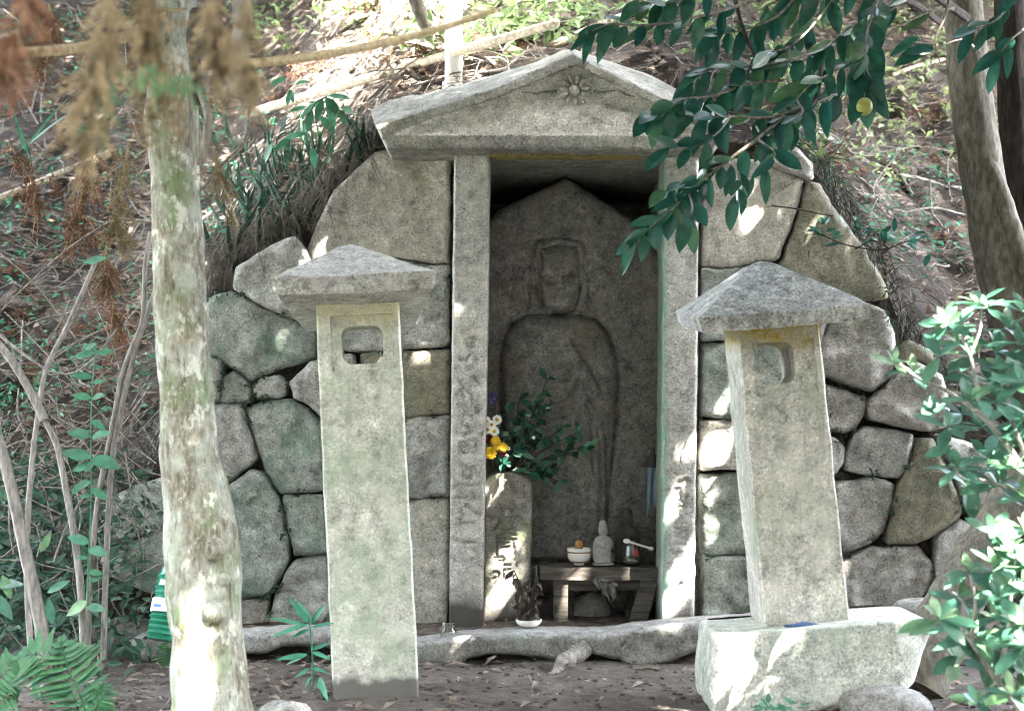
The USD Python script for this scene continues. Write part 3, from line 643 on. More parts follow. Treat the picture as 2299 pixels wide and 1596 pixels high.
stele = [(1066,560),(1092,508),(1120,472),(1180,441),(1240,416),(1272,398),(1300,414),(1350,449),(1392,474),(1428,497),(1462,540),(1496,600),(1500,1420),(1070,1420)]
pb, ph = shapely.Polygon(body), shapely.Polygon(hood)
def figure_mask(u, v):
    p = shapely.points(np.stack([u, v], -1))
    return np.where(shapely.contains(ph, p), 2, np.where(shapely.contains(pb, p), 1, 0))
slabm, bodym, headm = relief(stele, stele_y, 7.85, res=4.2, rnd=5, R_=26, bulge=.05, rough=.014, rfreq=1 / 34., seed=51, wob=4, mask=figure_mask)
T = thing('carved_stele', 'tall pointed stone slab with a standing robed figure carved in relief, inside the shrine', 'stele', (.3, 7.7, .1))
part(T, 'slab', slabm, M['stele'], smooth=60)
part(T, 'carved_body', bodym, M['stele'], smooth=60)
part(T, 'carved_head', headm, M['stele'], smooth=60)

# ---------------------------------------------------------------- kerb in front of the shrine
kerb = [(268,1452),(300,1432),(360,1420),(430,1425),(560,1420),(650,1414),(735,1420),(850,1432),(940,1440),(1000,1432),(1080,1424),(1200,1420),(1350,1420),(1440,1408),(1520,1400),(1600,1394),(1700,1388),(1800,1384),(1830,1420),
        (1760,1450),(1620,1442),(1600,1452),(1540,1470),(1500,1488),(1440,1502),(1412,1504),(1392,1482),(1330,1470),(1280,1474),(1240,1482),(1170,1470),(1100,1468),(1050,1478),(1028,1508),(1004,1506),(990,1496),(940,1490),(850,1470),(700,1450),(640,1452),(600,1466),(500,1470),(420,1466),(330,1486),(280,1470)]
kerb_lines = grooves([[(1392,1452),(1420,1446),(1462,1440)], [(1470,1462),(1520,1440),(1590,1432)], [(1062,1440),(1058,1470)], [(1300,1424),(1310,1470)]], 3.2, .012)
t = thing('stone_kerb', 'long low cement kerb with a ragged lower edge along the front of the shrine', 'kerb', (0, 6.6, .06))
part(t, 'edging', relief(kerb, lambda u, v: 6.60 + kerb_lines(u, v) - .0 * u, 6.80, res=6.5, rnd=3, R_=12, bulge=.028, rough=.018, rfreq=1 / 36., seed=61, wob=4), M['kerb'], smooth=50)
# ---------------------------------------------------------------- the two stone lanterns
def box(x0, x1, y0, y1, z0, z1): return manifold3d.Manifold.cube([x1 - x0, y1 - y0, z1 - z0]).translate([x0, y0, z0])
def rounded_hole(cx, cz, w, h, r, y0, y1):
    c = manifold3d.CrossSection.square([w - 2 * r, h - 2 * r], True).offset(r, manifold3d.JoinType.Round, 2.0, 28)
    return manifold3d.Manifold.extrude(c, y1 - y0).rotate([90, 0, 0]).translate([cx, y1, cz])
def chamfered(w, d, h, c=.008, top=1.0):
    pts = []
    for z, k, s in ((0, 0, 1), (h - c, 0, top), (h, c, top)):
        for sx in (-1, 1):
            for sy in (-1, 1):
                pts += [(sx * (w / 2 * s - k - c), sy * (d / 2 * s - k), z), (sx * (w / 2 * s - k), sy * (d / 2 * s - k - c), z)]
    return hull(pts)

def lantern(label, base, lean, yaw, fore, w, d, h, panel, hole, cap_pts, mats, seed):
    A = rotm([0, 1, 0], lean) @ rotm([1, 0, 0], fore) @ rotm([0, 0, 1], yaw)
    put = lambda m: moved(m, A, base)
    t = thing('stone_lantern', label, 'lantern', base)
    m = chamfered(w, d, h, top=.985)
    x0, x1, z0, z1 = panel
    m = m - box(x0, x1, -d, -d / 2 + .034, z0, z1) - box(x0, x1, d / 2 - .022, d, z0, z1)
    m = m - rounded_hole(*hole, .042, -d, d)
    v, f = solid(m, .022, .0048, 7, seed)
    v[:, 2] = np.where(v[:, 2] < .02, v[:, 2] - .12, v[:, 2])
    part(t, 'shaft', put((v, f)), mats[0], smooth=42)
    part(t, 'cap', put(solid(hull(cap_pts), .02, .011, 7, seed + 3)), mats[1], smooth=45)
    return t, A

# left: cap tipped back, so that its underside shows
def cap(hx, hy, zf, zb, th, apex, back=1.0, rise=.155, flat=.05):
    """Eave corners (front lower edge at zf, back at zb), thickness th, then the low pyramid."""
    pts = []
    for sy, z, k in ((-1, zf, 1.0), (1, zb, back)):
        for sx in (-1, 1):
            pts += [(sx * hx * k, sy * hy, z + .012), (sx * (hx * k - .007), sy * (hy - .006), z), (sx * (hx * k + .006), sy * hy, z + th)]
    ax, ay, az = apex
    pts += [(ax + flat * sx, ay + flat * sy, az) for sx in (-1, 1) for sy in (-1, 1)] + [(ax, ay, az + .014)]
    return pts
lb = P(846, 1562, 5.90); lb[2] = 0.0
wl = 190 * px(5.74)
hz = 1.592
lantern('tall stone lantern with a mossy pale shaft standing on bare soil, its cap tipped back', lb, -3.1, 5.0, 0, wl, .31, hz,
        (-wl / 2 + .058, wl / 2 - .028, hz - .275, hz - .052), (.012, hz - .172, .168, .158),
        cap(.312, .32, hz + .022, hz - .075, .072, (-.02, .03, hz + .242), back=.79), (M['lantern_left'], M['cap_left']), 71)
rb = P(1795, 1400, 5.72)
wr = 190 * px(5.56)
hr = (1398 - 716) * px(5.70)
lantern('stone lantern leaning on a pale block, yellow moss under its pointed speckled cap', rb, -5.2, 0.6, 0, wr, .32, hr,
        (-wr / 2 + .055, wr / 2 - .03, hr - .30, hr - .095), (-.02, hr - .178, .155, .165),
        cap(.325, .31, hr - .045, hr + .035, .058, (-.01, .02, hr + .235), back=1.0, flat=.04), (M['lantern_right'], M['cap_right']), 81)
# ---------------------------------------------------------------- block under the right lantern, stones on the ground
bl = [(1606,1432),(1650,1412),(1720,1406),(1800,1400),(1880,1392),(1990,1384),(2050,1378),(2082,1392),(2088,1420),(2070,1470),(2052,1530),(2030,1552),(1960,1568),(1900,1584),(1800,1604),(1700,1610),(1600,1604),(1592,1560),(1598,1490)]
def block_y(u, v):
    return 5.42 + .34 * np.clip((1428 - (u - 1606) * .085 - v) / 26, 0, 1) + .10 * np.clip((u - 1985) / 90, 0, 1) ** 2
t = thing('stone_block', 'broad pale stone block with sunlit patches carrying the leaning lantern', 'stone block', P(1840, 1600, 5.6))
part(t, 'block', relief(bl, block_y, 5.86, res=6, rnd=8, R_=14, bulge=.03, rough=.034, rfreq=1 / 60., seed=90, wob=4), M['block'], smooth=50)
b = manifold3d.Manifold.sphere(1.0, 20).scale([.075, .03, .012])
v, f = solid(b, .012, .008, 18, 4)
single('plastic_scrap', (v + P(1802, 1402, 5.50) + [0, 0, -.002], f), M['blue_bag'], 'crumpled dark blue plastic scrap wedged under the leaning lantern', 'plastic scrap', smooth=True)
def ground_stone(u, v, y, s, mat, label, seed):
    m = manifold3d.Manifold.sphere(1.0, 28).scale(list(s))
    vv, ff = solid(m, min(s) * .4, min(s) * .35, 1.6 / max(s), seed)
    c = P(u, v, y)
    single('stone', (vv + c, ff), M[mat], label, 'stone', smooth=60)
ground_stone(1985, 1584, 5.36, (.17, .12, .07), 'kerb', 'rounded grey stone at the foot of the pale block under the bush', 2)
ground_stone(640, 1602, 5.25, (.10, .09, .05), 'kerb', 'flat pale stone half sunk in soil right of the lichened trunk', 3)
ground_stone(1325, 1365, 7.42, (.105, .07, .085), 'grey_stone', 'grey rounded stone lying under the offering table', 6)
ground_stone(1228, 1362, 7.45, (.07, .05, .07), 'dark_stone', 'dark stone between the inscribed slab and the table leg', 7)
ground_stone(2085, 1362, 6.7, (.17, .12, .045), 'kerb', 'flat grey stone at the wall foot behind the pale block', 8)
# broken root lying against the kerb
t = thing('broken_root', 'short pale broken root slanting down from the kerb onto the soil', 'root', P(1240, 1520, 6.2))
c = [P(1310, 1458, 6.60), P(1286, 1472, 6.52), P(1262, 1488, 6.42), P(1246, 1512, 6.33), P(1222, 1532, 6.25), P(1200, 1550, 6.18)]
part(t, 'root', tube(c, np.array([44, 34, 26, 18, 15, 7]) * px(6.3) * .55, 12, 24, .5, 5), M['root'], smooth=True)

# ---------------------------------------------------------------- inscribed flower slab
W = thing('inscribed_slab', 'dark stone slab with carved writing standing in front of the relief, flowers above it', 'stone slab', (-.02, 7.2, .1))
g = lambda pts: [(1077.6 + .2138 * x, 1059.7 + .2138 * y) for x, y in pts]
signs = [g([(205,340),(230,380),(235,460)]), g([(330,350),(335,460)]), g([(160,380),(380,375)]), g([(90,480),(200,470),(340,475),(430,492)]), g([(300,290),(350,300)]), g([(360,350),(395,385)]),
         g([(195,470),(185,540),(150,590)]), g([(320,470),(325,560)]),
         g([(210,610),(370,600)]), g([(180,660),(280,640),(370,660)]), g([(160,710),(370,705)]), g([(165,700),(175,900)]), g([(345,700),(360,860)]), g([(200,745),(330,740)]), g([(200,790),(310,780)]), g([(160,900),(240,890)]),
         g([(250,640),(250,710)]), g([(180,930),(250,920)]), g([(240,930),(240,1110)]), g([(250,980),(310,975)]), g([(250,1030),(310,1020)]), g([(240,1100),(330,1095)]), g([(110,1090),(150,1050),(200,1060),(190,1100),(140,1120)]),
         g([(350,170),(340,240)]), g([(380,200),(470,180),(490,250)]), g([(400,260),(470,245)]), g([(250,160),(280,120)])]
gs = grooves(signs, 2.6, .018)
part(W, 'slab', relief([(1088,1078),(1104,1062),(1150,1058),(1178,1066),(1196,1086),(1194,1200),(1191,1300),(1188,1412),(1083,1412)], lambda u, v: 7.20 + gs(u, v), 7.38, res=2.8, rnd=4, R_=6, bulge=.012, rough=.005, rfreq=1 / 16., seed=95, wob=1.6), M['slab'], smooth=45)

# ---------------------------------------------------------------- offering table and what stands on it
TY = 7.14
p0, p1 = P(1213, 1272, TY), P(1478, 1272, TY)
tz = p0[2]
T = thing('offering_table', 'low dark weathered wooden offering table inside the shrine', 'table', (.35, 7.28, .1))
def bar(a, b, w, h, seed, amp=.0025):
    """A squared timber from a to b."""
    a, b = np.asarray(a, float), np.asarray(b, float); L = np.linalg.norm(b - a)
    v, f = solid(manifold3d.Manifold.cube([w, h, L]).translate([-w / 2, -h / 2, 0]), .025, amp, 14, seed)
    z = (b - a) / L; x = np.array([1.0, 0, 0]) - z * z[0]; x /= np.linalg.norm(x)
    return v @ np.array([x, np.cross(z, x), z]) + a, f
for i, (y0, y1) in enumerate(((TY, TY + .135), (TY + .142, TY + .28))):
    c = (y0 + y1) / 2
    m = solid(manifold3d.Manifold.cube([p1[0] - p0[0], y1 - y0, .062]).translate([p0[0], y0, tz - .066]), .03, .003, 12, i)
    part(T, 'plank', m, M['wood'], smooth=40)
fz = .10
for (u0, u1, y) in ((1259, 1258, TY + .04), (1274, 1272, TY + .25)):
    a, b = P(u0, 1300, y), P(u1, 1402, y); a[2] = tz - .066; b[2] = fz - .02
    part(T, 'leg', bar(b, a, .072, .05, 7), M['wood'], smooth=40)
for (u0, u1, y) in ((1458, 1428, TY + .03), (1440, 1420, TY + .25)):
    a, b = P(u0, 1300, y), P(u1, 1402, y); a[2] = tz - .066; b[2] = fz - .02
    part(T, 'leg', bar(b, a, .085, .05, 8), M['wood'], smooth=40)
a, b = P(1276, 1313, TY + .06), P(1438, 1313, TY + .06)
part(T, 'rail', solid(box(a[0], b[0], TY + .05, TY + .078, a[2] - .025, a[2] + .022), .03, .002, 12, 9), M['wood'], smooth=40)

s = px(TY + .08)
c = P(1300, 1270, TY + .09); c[2] = tz
t = thing('incense_bowl', 'small white china bowl with a brown stub in it, on the table', 'bowl', c)
part(t, 'bowl', lathe([(0, .001), (11 * s, .001), (12 * s, 5 * s), (20 * s, 9 * s), (25 * s, 16 * s), (26 * s, 23 * s), (25 * s, 28 * s), (26.5 * s, 32 * s), (27.5 * s, 36 * s), (25 * s, 38 * s), (22 * s, 34 * s), (14 * s, 26 * s), (0, 24 * s)], 32, c), M['white_china'], smooth=50)
part(t, 'glaze_band', lathe([(24.6 * s, 27 * s), (26.2 * s, 28 * s), (26.4 * s, 30 * s), (25.4 * s, 31 * s)], 32, c), M['china_band'], smooth=True)
part(t, 'foot_band', lathe([(12.4 * s, 5 * s), (19 * s, 8 * s), (20.8 * s, 9 * s), (20 * s, 10.5 * s)], 32, c), M['china_band'], smooth=True)
part(t, 'stub', lathe([(0, 26 * s), (8.5 * s, 26 * s), (9 * s, 40 * s), (8 * s, 52 * s), (5 * s, 55 * s), (0, 55.5 * s)], 14, c), M['cork'], smooth=50)

def union_spheres(pairs, edge, it=4):
    """Bones given as ((x, y, z), r, (x, y, z), r): hulls of spheres joined and smoothed into one body."""
    ms = []
    for a, ra, b, rb_ in pairs:
        A = manifold3d.Manifold.sphere(1, 20).scale([ra, ra * .8, ra]).translate(list(a)); B = manifold3d.Manifold.sphere(1, 20).scale([rb_, rb_ * .8, rb_]).translate(list(b))
        ms.append(manifold3d.Manifold.batch_hull([A, B]))
    m = manifold3d.Manifold.batch_boolean(ms, manifold3d.OpType.Add).simplify(edge * .35).refine_to_length(edge).to_mesh()
    tm = trimesh.Trimesh(np.asarray(m.vert_properties[:, :3], float), np.asarray(m.tri_verts), process=True)
    trimesh.smoothing.filter_laplacian(tm, lamb=.35, iterations=it)
    return np.array(tm.vertices), np.array(tm.faces)
def figurine(label, u, y, zbase, hpx, mat, hold=True, seed=0):
    s = hpx * px(y) / 100.0; c = P(u, 1270, y); c[2] = zbase
    B = [((-9,0,1),10,(-8,0,34),10), ((9,0,1),10,(8,0,34),10), ((-8,0,34),11,(-10,0,58),8.5), ((8,0,34),11,(10,0,58),8.5), ((-10,0,58),8,(10,0,58),8), ((0,0,50),12,(0,0,62),9),
         ((0,-1,62),5.5,(0,-1,68),5.5), ((0,-1,75),10.2,(0,-1,82),10.6), ((0,-1,82),10.4,(0,-.5,93),9.6),
         ((-15,0,56),6,(-19,-1,38),5), ((-19,-1,38),5,(-18,0,10),4.2), ((15,0,56),6,(19,-1,42),5), ((19,-1,42),5,(9,-8,40),4), ((9,-8,40),3.4,(7,-9,47),2.4), ((0,-9.6,79),1.8,(0,-10.2,76),2.2),
         ((-10.4,-1,79),2.4,(-10.6,-1,74),2.6), ((10.4,-1,79),2.4,(10.6,-1,74),2.6), ((-4,-1,64),6,(4,-1,64),6), ((-14,-1,2),6,(14,-1,2),6)]
    v, f = union_spheres([(np.array(a) * s, ra * s, np.array(b) * s, rb2 * s) for a, ra, b, rb2 in B], 3.2 * s)
    cut = v[:, 2] < 0; v[cut, 2] = 0
    v = roughen(v, .5 * s, .12 / s, seed)
    t = thing('figurine', label, 'figurine', c)
    part(t, 'figure', (v + c, f), M[mat], smooth=60)
    w, g2 = lathe([(0, 0), (25 * s, 0), (25 * s, 3.4 * s), (22 * s, 5 * s), (0, 5 * s)], 20)
    part(t, 'base', (w * [1, .75, 1] + c, g2), M[mat], smooth=50)
figurine('little pale grey stone figurine of a robed standing figure in the middle of the table', 1354, TY + .10, tz, 97, 'grey_stone', seed=3)
figurine('dark almost black figurine at the back of the table, behind the glass jar', 1409, TY + .22, tz, 118, 'dark_stone', seed=5)

c = P(1417, 1270, TY + .09); c[2] = tz
t = thing('glass_jar', 'clear glass jar with a red label on the table, white stick across its mouth', 'jar', c)
s = px(TY + .09)
part(t, 'glass', lathe([(0, .0008), (19 * s, .0008), (22 * s, 4 * s), (22 * s, 18 * s), (18.5 * s, 40 * s), (15 * s, 48 * s), (15.5 * s, 55 * s), (14.3 * s, 55 * s), (13.8 * s, 48 * s), (17 * s, 40 * s), (20.4 * s, 18 * s), (20.4 * s, 5 * s), (18 * s, 2.5 * s), (0, 2.5 * s)], 30, c), M['glass'], smooth=50)
def patch_on(c, r0, r1, z0, z1, a0, a1, n=8):
    a = np.linspace(a0, a1, n); v = []
    for z, r in ((z0, r0), (z1, r1)): v.append(np.stack([r * np.cos(a), r * np.sin(a), np.full(n, z)], -1))
    i = np.arange(n - 1)
    return np.vstack(v) + c, np.stack([i, i + 1, n + i + 1, n + i], 1)
part(t, 'label', patch_on(c, 21.6 * s, 19.8 * s, 21 * s, 36 * s, math.radians(-78), math.radians(-42)), M['red_label'])
part(t, 'paper_strip', patch_on(c, 21.4 * s, 18.6 * s, 22 * s, 43 * s, math.radians(-125), math.radians(-105), 4), M['paper'])
a, b = P(1407, 1214, TY + .04), P(1462, 1231, TY + .03)
t = thing('white_stick', 'white knob-ended stick lying across the mouth of the glass jar', 'stick', a)
part(t, 'rod', tube([a, b], 2.6 * s, 10), M['white_china'], smooth=True)
for e, rr in ((a, 6.4), (b, 5.0)):
    k_ = trimesh.creation.icosphere(2, 1.0); k_.apply_scale([rr * s * 1.25, rr * s, rr * s * .9]); k_.apply_translation(e)
    part(t, 'knob', k_, M['white_china'], smooth=True)

# crumpled cloth hanging from the table front
rs = np.random.default_rng(4)
c = P(1362, 1302, TY - .012)
t = thing('hanging_cloth', 'crumpled grey cloth hanging down from the middle of the table edge', 'cloth', c)
U, Vv = np.meshgrid(np.linspace(-1, 1, 24), np.linspace(0, 1, 26))
wd = np.interp(Vv, [0, .25, .5, .72, 1], [21, 25, 17, 9, 4]); cx = np.interp(Vv, [0, .4, .7, 1], [1354, 1362, 1374, 1376])
yy = TY - .02 - .03 * np.sin(U * 6 + Vv * 9) * (.3 + Vv) - .07 * noise3(np.stack([U * 2, Vv * 3, U * 0], -1), 3.5, 3)
cx = cx + 14 * noise3(np.stack([U * 0, Vv * 3, U * 0 + 4], -1), 2.0, 5); wd = wd * (1 + .9 * noise3(np.stack([U * .2, Vv * 5, U * 0 + 2], -1), 2.0, 8))
v = P(cx + U * wd, 1298 + 62 * Vv + 5 * np.sin(U * 3.1), yy).reshape(-1, 3)
i, j = np.meshgrid(np.arange(25), np.arange(23), indexing='ij'); q4 = np.stack([i * 24 + j, i * 24 + j + 1, (i + 1) * 24 + j + 1, (i + 1) * 24 + j], -1).reshape(-1, 4)
part(t, 'cloth', (np.vstack([v, v + [0, .004, 0]]), np.vstack([q4, q4[:, ::-1] + len(v)])), M['grey_cloth'], smooth=True)

# blue-grey cloth under a small roofed box, half hidden by the right pillar
s = px(7.36); c = P(1466, 1040, 7.36)
t = thing('hanging_banner', 'blue-grey ragged cloth hanging under a little dark roofed box behind the right pillar', 'banner', c)
part(t, 'box_roof', (lambda vf: (vf[0] * [1, .8, 1] + c, vf[1]))(lathe([(0, 36 * s), (4 * s, 35 * s), (5 * s, 22 * s), (9 * s, 18 * s), (14 * s, 8 * s), (28 * s, -4 * s), (29 * s, -9 * s), (22 * s, -8 * s), (0, -8 * s)], 4)), M['metal_dark'], smooth=30)
n = 18; uu = np.linspace(1449, 1492, n); bot = 1128 + np.array([44, 40, 26, 14, 6, 0, 4, 10, 6, 12, 8, 14, 10, 16, 12, 18, 14, 18])
rows = [P(uu, 1046 + (bot - 1046) * t_, 7.36 + .014 * np.sin(uu * .45 + t_ * 2) * (.3 + t_)) for t_ in np.linspace(0, 1, 12)]
v = np.vstack(rows); i, j = np.meshgrid(np.arange(11), np.arange(n - 1), indexing='ij'); q4 = np.stack([i * n + j, i * n + j + 1, (i + 1) * n + j + 1, (i + 1) * n + j], -1).reshape(-1, 4)
part(t, 'cloth', (np.vstack([v, v + [0, .004, 0]]), np.vstack([q4, q4[:, ::-1] + len(v)])), M['blue_cloth'], smooth=True)

# jar on the kerb, dish with a withered plant
c = P(1007, 1446, 6.66); c[2] = P(1007, 1437, 6.66)[2]; s = px(6.66)
t = thing('glass_cup', 'empty clear glass jar standing alone on the kerb beside the mossy lantern', 'jar', c)
part(t, 'glass', lathe([(0, .0008), (17 * s, .0008), (18 * s, 4 * s), (18 * s, 20 * s), (14 * s, 26 * s), (14 * s, 34 * s), (16 * s, 36 * s), (15 * s, 37 * s), (12.6 * s, 33 * s), (12.6 * s, 26 * s), (16.6 * s, 19 * s), (16.6 * s, 5 * s), (0, 3 * s)], 30, c), M['glass'], smooth=50)
c = P(1187, 1412, 6.76); c[2] = P(1187, 1421, 6.76)[2]; s = px(6.76)
t = thing('white_dish', 'white footed dish on the kerb holding a withered dark plant', 'dish', c)
part(t, 'dish', lathe([(0, 12 * s), (20 * s, 17 * s), (26 * s, 22 * s), (29 * s, 27 * s), (29.5 * s, 31 * s), (28 * s, 31 * s), (24 * s, 26 * s), (12 * s, 22 * s), (0, 21 * s)], 30, c), M['white_china'], smooth=50)
part(t, 'foot', lathe([(0, 0), (15 * s, 0), (14 * s, 6 * s), (12 * s, 15 * s), (0, 16 * s)], 24, c), M['glass'], smooth=50)
t2 = thing('withered_plant', 'tall blackened withered plant standing in the white dish', 'plant', c)
rs = np.random.default_rng(8)
for j in range(12):
    top = P(1168 + rs.uniform(-24, 42), rs.uniform(1262, 1360) if j < 7 else rs.uniform(1320, 1380), 6.78 + rs.uniform(-.05, .06)); b0_ = c + [rs.uniform(-.02, .02), rs.uniform(-.015, .015), 24 * s]
    mid = (top + b0_) / 2 + [rs.uniform(-.03, .02), 0, .01]
    pts = smooth_path([b0_, mid, top], 12)
    part(t2, 'stem', tube(pts, np.linspace(2.6, 1.2, 12) * s, 5), M['withered'], smooth=True)
    for k_ in range(8 if j < 7 else 3):
        at = pts[rs.integers(3, 12)]; d = rs.normal(size=3) * [1, .6, .4] - [0, 0, .9]
        part(t2, 'leaf', leaf(at, d, rs.normal(size=3), rs.uniform(16, 30) * s, rs.uniform(9, 15) * s, .5, .5, 4), M['withered'], smooth=True)

# green ribbed bottle lying against the wall, left of the trunk
a, b = P(327, 1432, 6.35), P(367, 1238, 6.45)
ax = (b - a) / np.linalg.norm(b - a); L = np.linalg.norm(b - a); s = px(6.4)
xr = np.cross(ax, [0, 1, 0]); xr /= np.linalg.norm(xr); Mx = np.array([xr, np.cross(ax, xr), ax])
t = thing('green_bottle', 'leaning ribbed green plastic bottle with a white band, half hidden by the lichened trunk', 'bottle', a)
prof = [(0, 0), (34 * s, 0)] + [((37 + (2.5 if k_ % 2 else -2.5)) * s, L * (.03 + .72 * k_ / 22)) for k_ in range(23)] + [(34 * s, L * .80), (20 * s, L * .9), (13 * s, L * .93), (13 * s, L), (0, L)]
off = -xr * 38 * s
part(t, 'body', (lambda vf: (vf[0] @ Mx + a + off, vf[1]))(lathe(prof, 32)), M['green_plastic'], smooth=50)
part(t, 'label_band', (lambda vf: (vf[0] @ Mx + a + off, vf[1]))(lathe([(38 * s, L * .30), (40 * s, L * .305), (40 * s, L * .455), (38 * s, L * .46)], 32)), M['paper'], smooth=50)
part(t, 'print_mark', (lambda vf: (vf[0] @ Mx + a + off, vf[1]))(patch_on(np.zeros(3), 40.6 * s, 40.6 * s, L * .345, L * .38, math.radians(45), math.radians(75), 6)), M['blue_print'])
part(t, 'print_mark', (lambda vf: (vf[0] @ Mx + a + off, vf[1]))(patch_on(np.zeros(3), 39.8 * s, 39.8 * s, L * .60, L * .66, math.radians(50), math.radians(100), 8)), M['paper'])

# white post and sticks on the hillside
c = on_hill(1018, 190)
t = thing('white_post', 'tall bright white post standing on the slope behind the roof', 'post', c)
w = 19 * px(c[1])
pp = chamfered(2 * w, 2 * w, 1.6, .006)
v, f = solid(pp, .15, .002, 4, 1)
part(t, 'post', (v + c - [0, 0, .2], f), M['white_post'], smooth=40)
pp, _f = solid(chamfered(2.5 * w, 2.5 * w, .16, .01), .06, .004, 6, 2)
part(t, 'foot', (pp + c - [0, 0, .15], _f), M['white_post'], smooth=40)
# ---------------------------------------------------------------- where sun flecks fall
LIT = [  # (u, v, depth, radius in metres): places the sun reaches between the leaves
 (450,820,4.7,0.031),(448,950,4.7,0.037),(405,1400,4.7,0.056),(410,1500,4.7,0.068),(430,1570,4.7,0.062),(480,1260,4.7,0.019),
 (1552,985,6.97,0.025),(1540,1010,6.97,0.021),(1500,1130,6.97,0.015),(1535,1250,6.97,0.030),(1515,1300,6.97,0.038),(1500,1350,6.97,0.043),(1525,1340,6.97,0.025),(1556,1290,6.97,0.017),(1510,1150,6.97,0.014),
 (1700,440,7.1,0.038),(1690,470,7.1,0.025),(1610,1000,7.1,0.068),(1600,960,7.1,0.043),(1610,1090,7.1,0.025),(1618,1150,7.1,0.030),(1600,1200,7.1,0.025),(1590,1020,7.1,0.043),
 (1640,1440,5.4,0.076),(1650,1540,5.4,0.051),(1760,1460,5.4,0.043),(1720,1520,5.4,0.034),
 (720,545,7.1,0.051),(700,575,7.1,0.043),(745,520,7.1,0.034),(960,770,7.1,0.025),(975,800,7.1,0.021),(860,800,7.1,0.025),(1100,1110,7.2,0.010),(1117,1085,7.2,0.010),(1130,1250,7.2,0.021),(1120,1290,7.2,0.021),(1112,1330,7.2,0.013),(1106,1370,7.2,0.013),
 (1310,1287,7.13,0.030),(1285,1287,7.13,0.017),(1030,1440,6.6,0.025),(1050,1430,6.6,0.017),(1900,1290,7.1,0.025),(1490,1420,6.6,0.017),
 (2130,735,4.4,0.042),(2200,690,4.4,0.042),(2008,818,4.4,0.030),(2060,840,4.4,0.024),(2280,1052,4.4,0.036),(2110,1392,4.3,0.054),(2178,1285,4.3,0.048),(2265,1240,4.3,0.060),(2250,1320,4.3,0.036),(2150,1490,4.3,0.030),
 (1018,20,8.4,.10),(1018,70,8.4,.10),(1018,120,8.4,.10),(1018,160,8.4,.10),(1740,1690,5.2,0.043)]
LP = np.array([P(u, v, y) for u, v, y, _ in LIT]); LR = np.array([max(r, .030 if y > 4.75 else .02) for _, _, y, r in LIT])

def lets_sun(p, extra=.06):
    """Whether a leaf at p would close one of those gaps."""
    rel = np.asarray(p) - LP; d = np.linalg.norm(rel - (rel @ SUN_DIR)[:, None] * SUN_DIR, axis=1)
    return not np.any((d < LR * .8 + extra) & ((rel @ SUN_DIR) > .3))
# ---------------------------------------------------------------- trees
def pxpath(pts, y):
    """Image points (u, v[, y]) as world points."""
    return np.array([P(p[0], p[1], p[2] if len(p) > 2 else y) for p in pts])

LT = thing('lichened_tree', 'pale lichen-covered tree trunk with moss and two knots in the left foreground', 'tree', (-1.02, 4.8, 0))
prof = [(-420,392,92),(-200,390,98),(0,390,102),(150,389,106),(270,384,122),(330,390,114),(450,395,112),(600,402,115),(800,413,120),(960,424,126),(1040,428,134),(1110,440,148),(1180,450,162),(1250,455,166),(1330,456,164),(1420,463,160),(1500,468,164),(1600,474,182),(1680,476,205),(1740,476,240)]
vv_ = np.linspace(-420, 1740, 130)
cu = np.interp(vv_, [a[0] for a in prof], [a[1] for a in prof]); wu = np.interp(vv_, [a[0] for a in prof], [a[2] for a in prof])
tp = P(cu, vv_, 4.8)
up = np.array([[-1.25 + .0, 4.85, z] for z in np.linspace(tp[0, 2] + .2, 7.2, 14)]); up[:, 0] = np.linspace(tp[0, 0], -1.35, 14)
tp = np.vstack([up[::-1], tp]); tw = np.concatenate([np.linspace(.03, wu[0] * px(4.8) / 2, 14), wu * px(4.8) / 2])
v, f = tube(tp[::-1], tw[::-1], 30, None, .10, 3)
c_ = v.copy(); v = v + .006 * 2 * np.stack([noise3(v * [14, 14, 3.5], 1, k_) for k_ in range(3)], -1)
part(LT, 'trunk', (v, f), M['trunk'], smooth=60)
for (u, w, r) in ((480, 1232, 27), (480, 1372, 29), (502, 1300, 14)):
    m = manifold3d.Manifold.sphere(1, 24).scale([r * px(4.72)] * 3)
    a, b = solid(m, .012, .004, 22, int(u))
    part(LT, 'knot', (a + P(u, w, 4.70), b), M['trunk'], smooth=60)
def branch(T, pts, y, r0, r1, mat, n=26, sides=8, name='branch', seed=1, wob=.12):
    w = smooth_path(pxpath(pts, y), n)
    rr = np.linspace(r0, r1, n)
    part(T, name, tube(w, rr, sides, None, wob, seed), mat, smooth=True)
    return w
branch(LT, [(440,148,4.75),(600,140,4.2),(760,118,3.7),(900,88,3.3),(1010,58,3.0),(1110,22,2.8)], 4, .016, .006, M['branch'])
branch(LT, [(350,60,4.75),(300,78,4.4),(200,104,4.0),(80,118,3.6),(-60,128,3.3)], 4, .018, .013, M['branch'])
branch(LT, [(296,76,4.4),(300,55,4.3),(330,32,4.3),(420,20,4.3)], 4, .008, .004, M['branch'])
branch(LT, [(452,150,4.72),(452,200,4.5),(468,260,4.3),(462,320,4.3),(448,372,4.3)], 4, .017, .010, M['bark_grey'])
branch(LT, [(540,-40,3.4),(545,60,3.4),(530,150,3.4),(516,215,3.4)], 4, .026, .018, M['bark_grey'], name='broken_limb')
branch(LT, [(440,30,4.7),(432,90,4.55),(440,160,4.5),(446,235,4.5)], 4, .022, .018, M['bark_dark'], name='broken_limb')

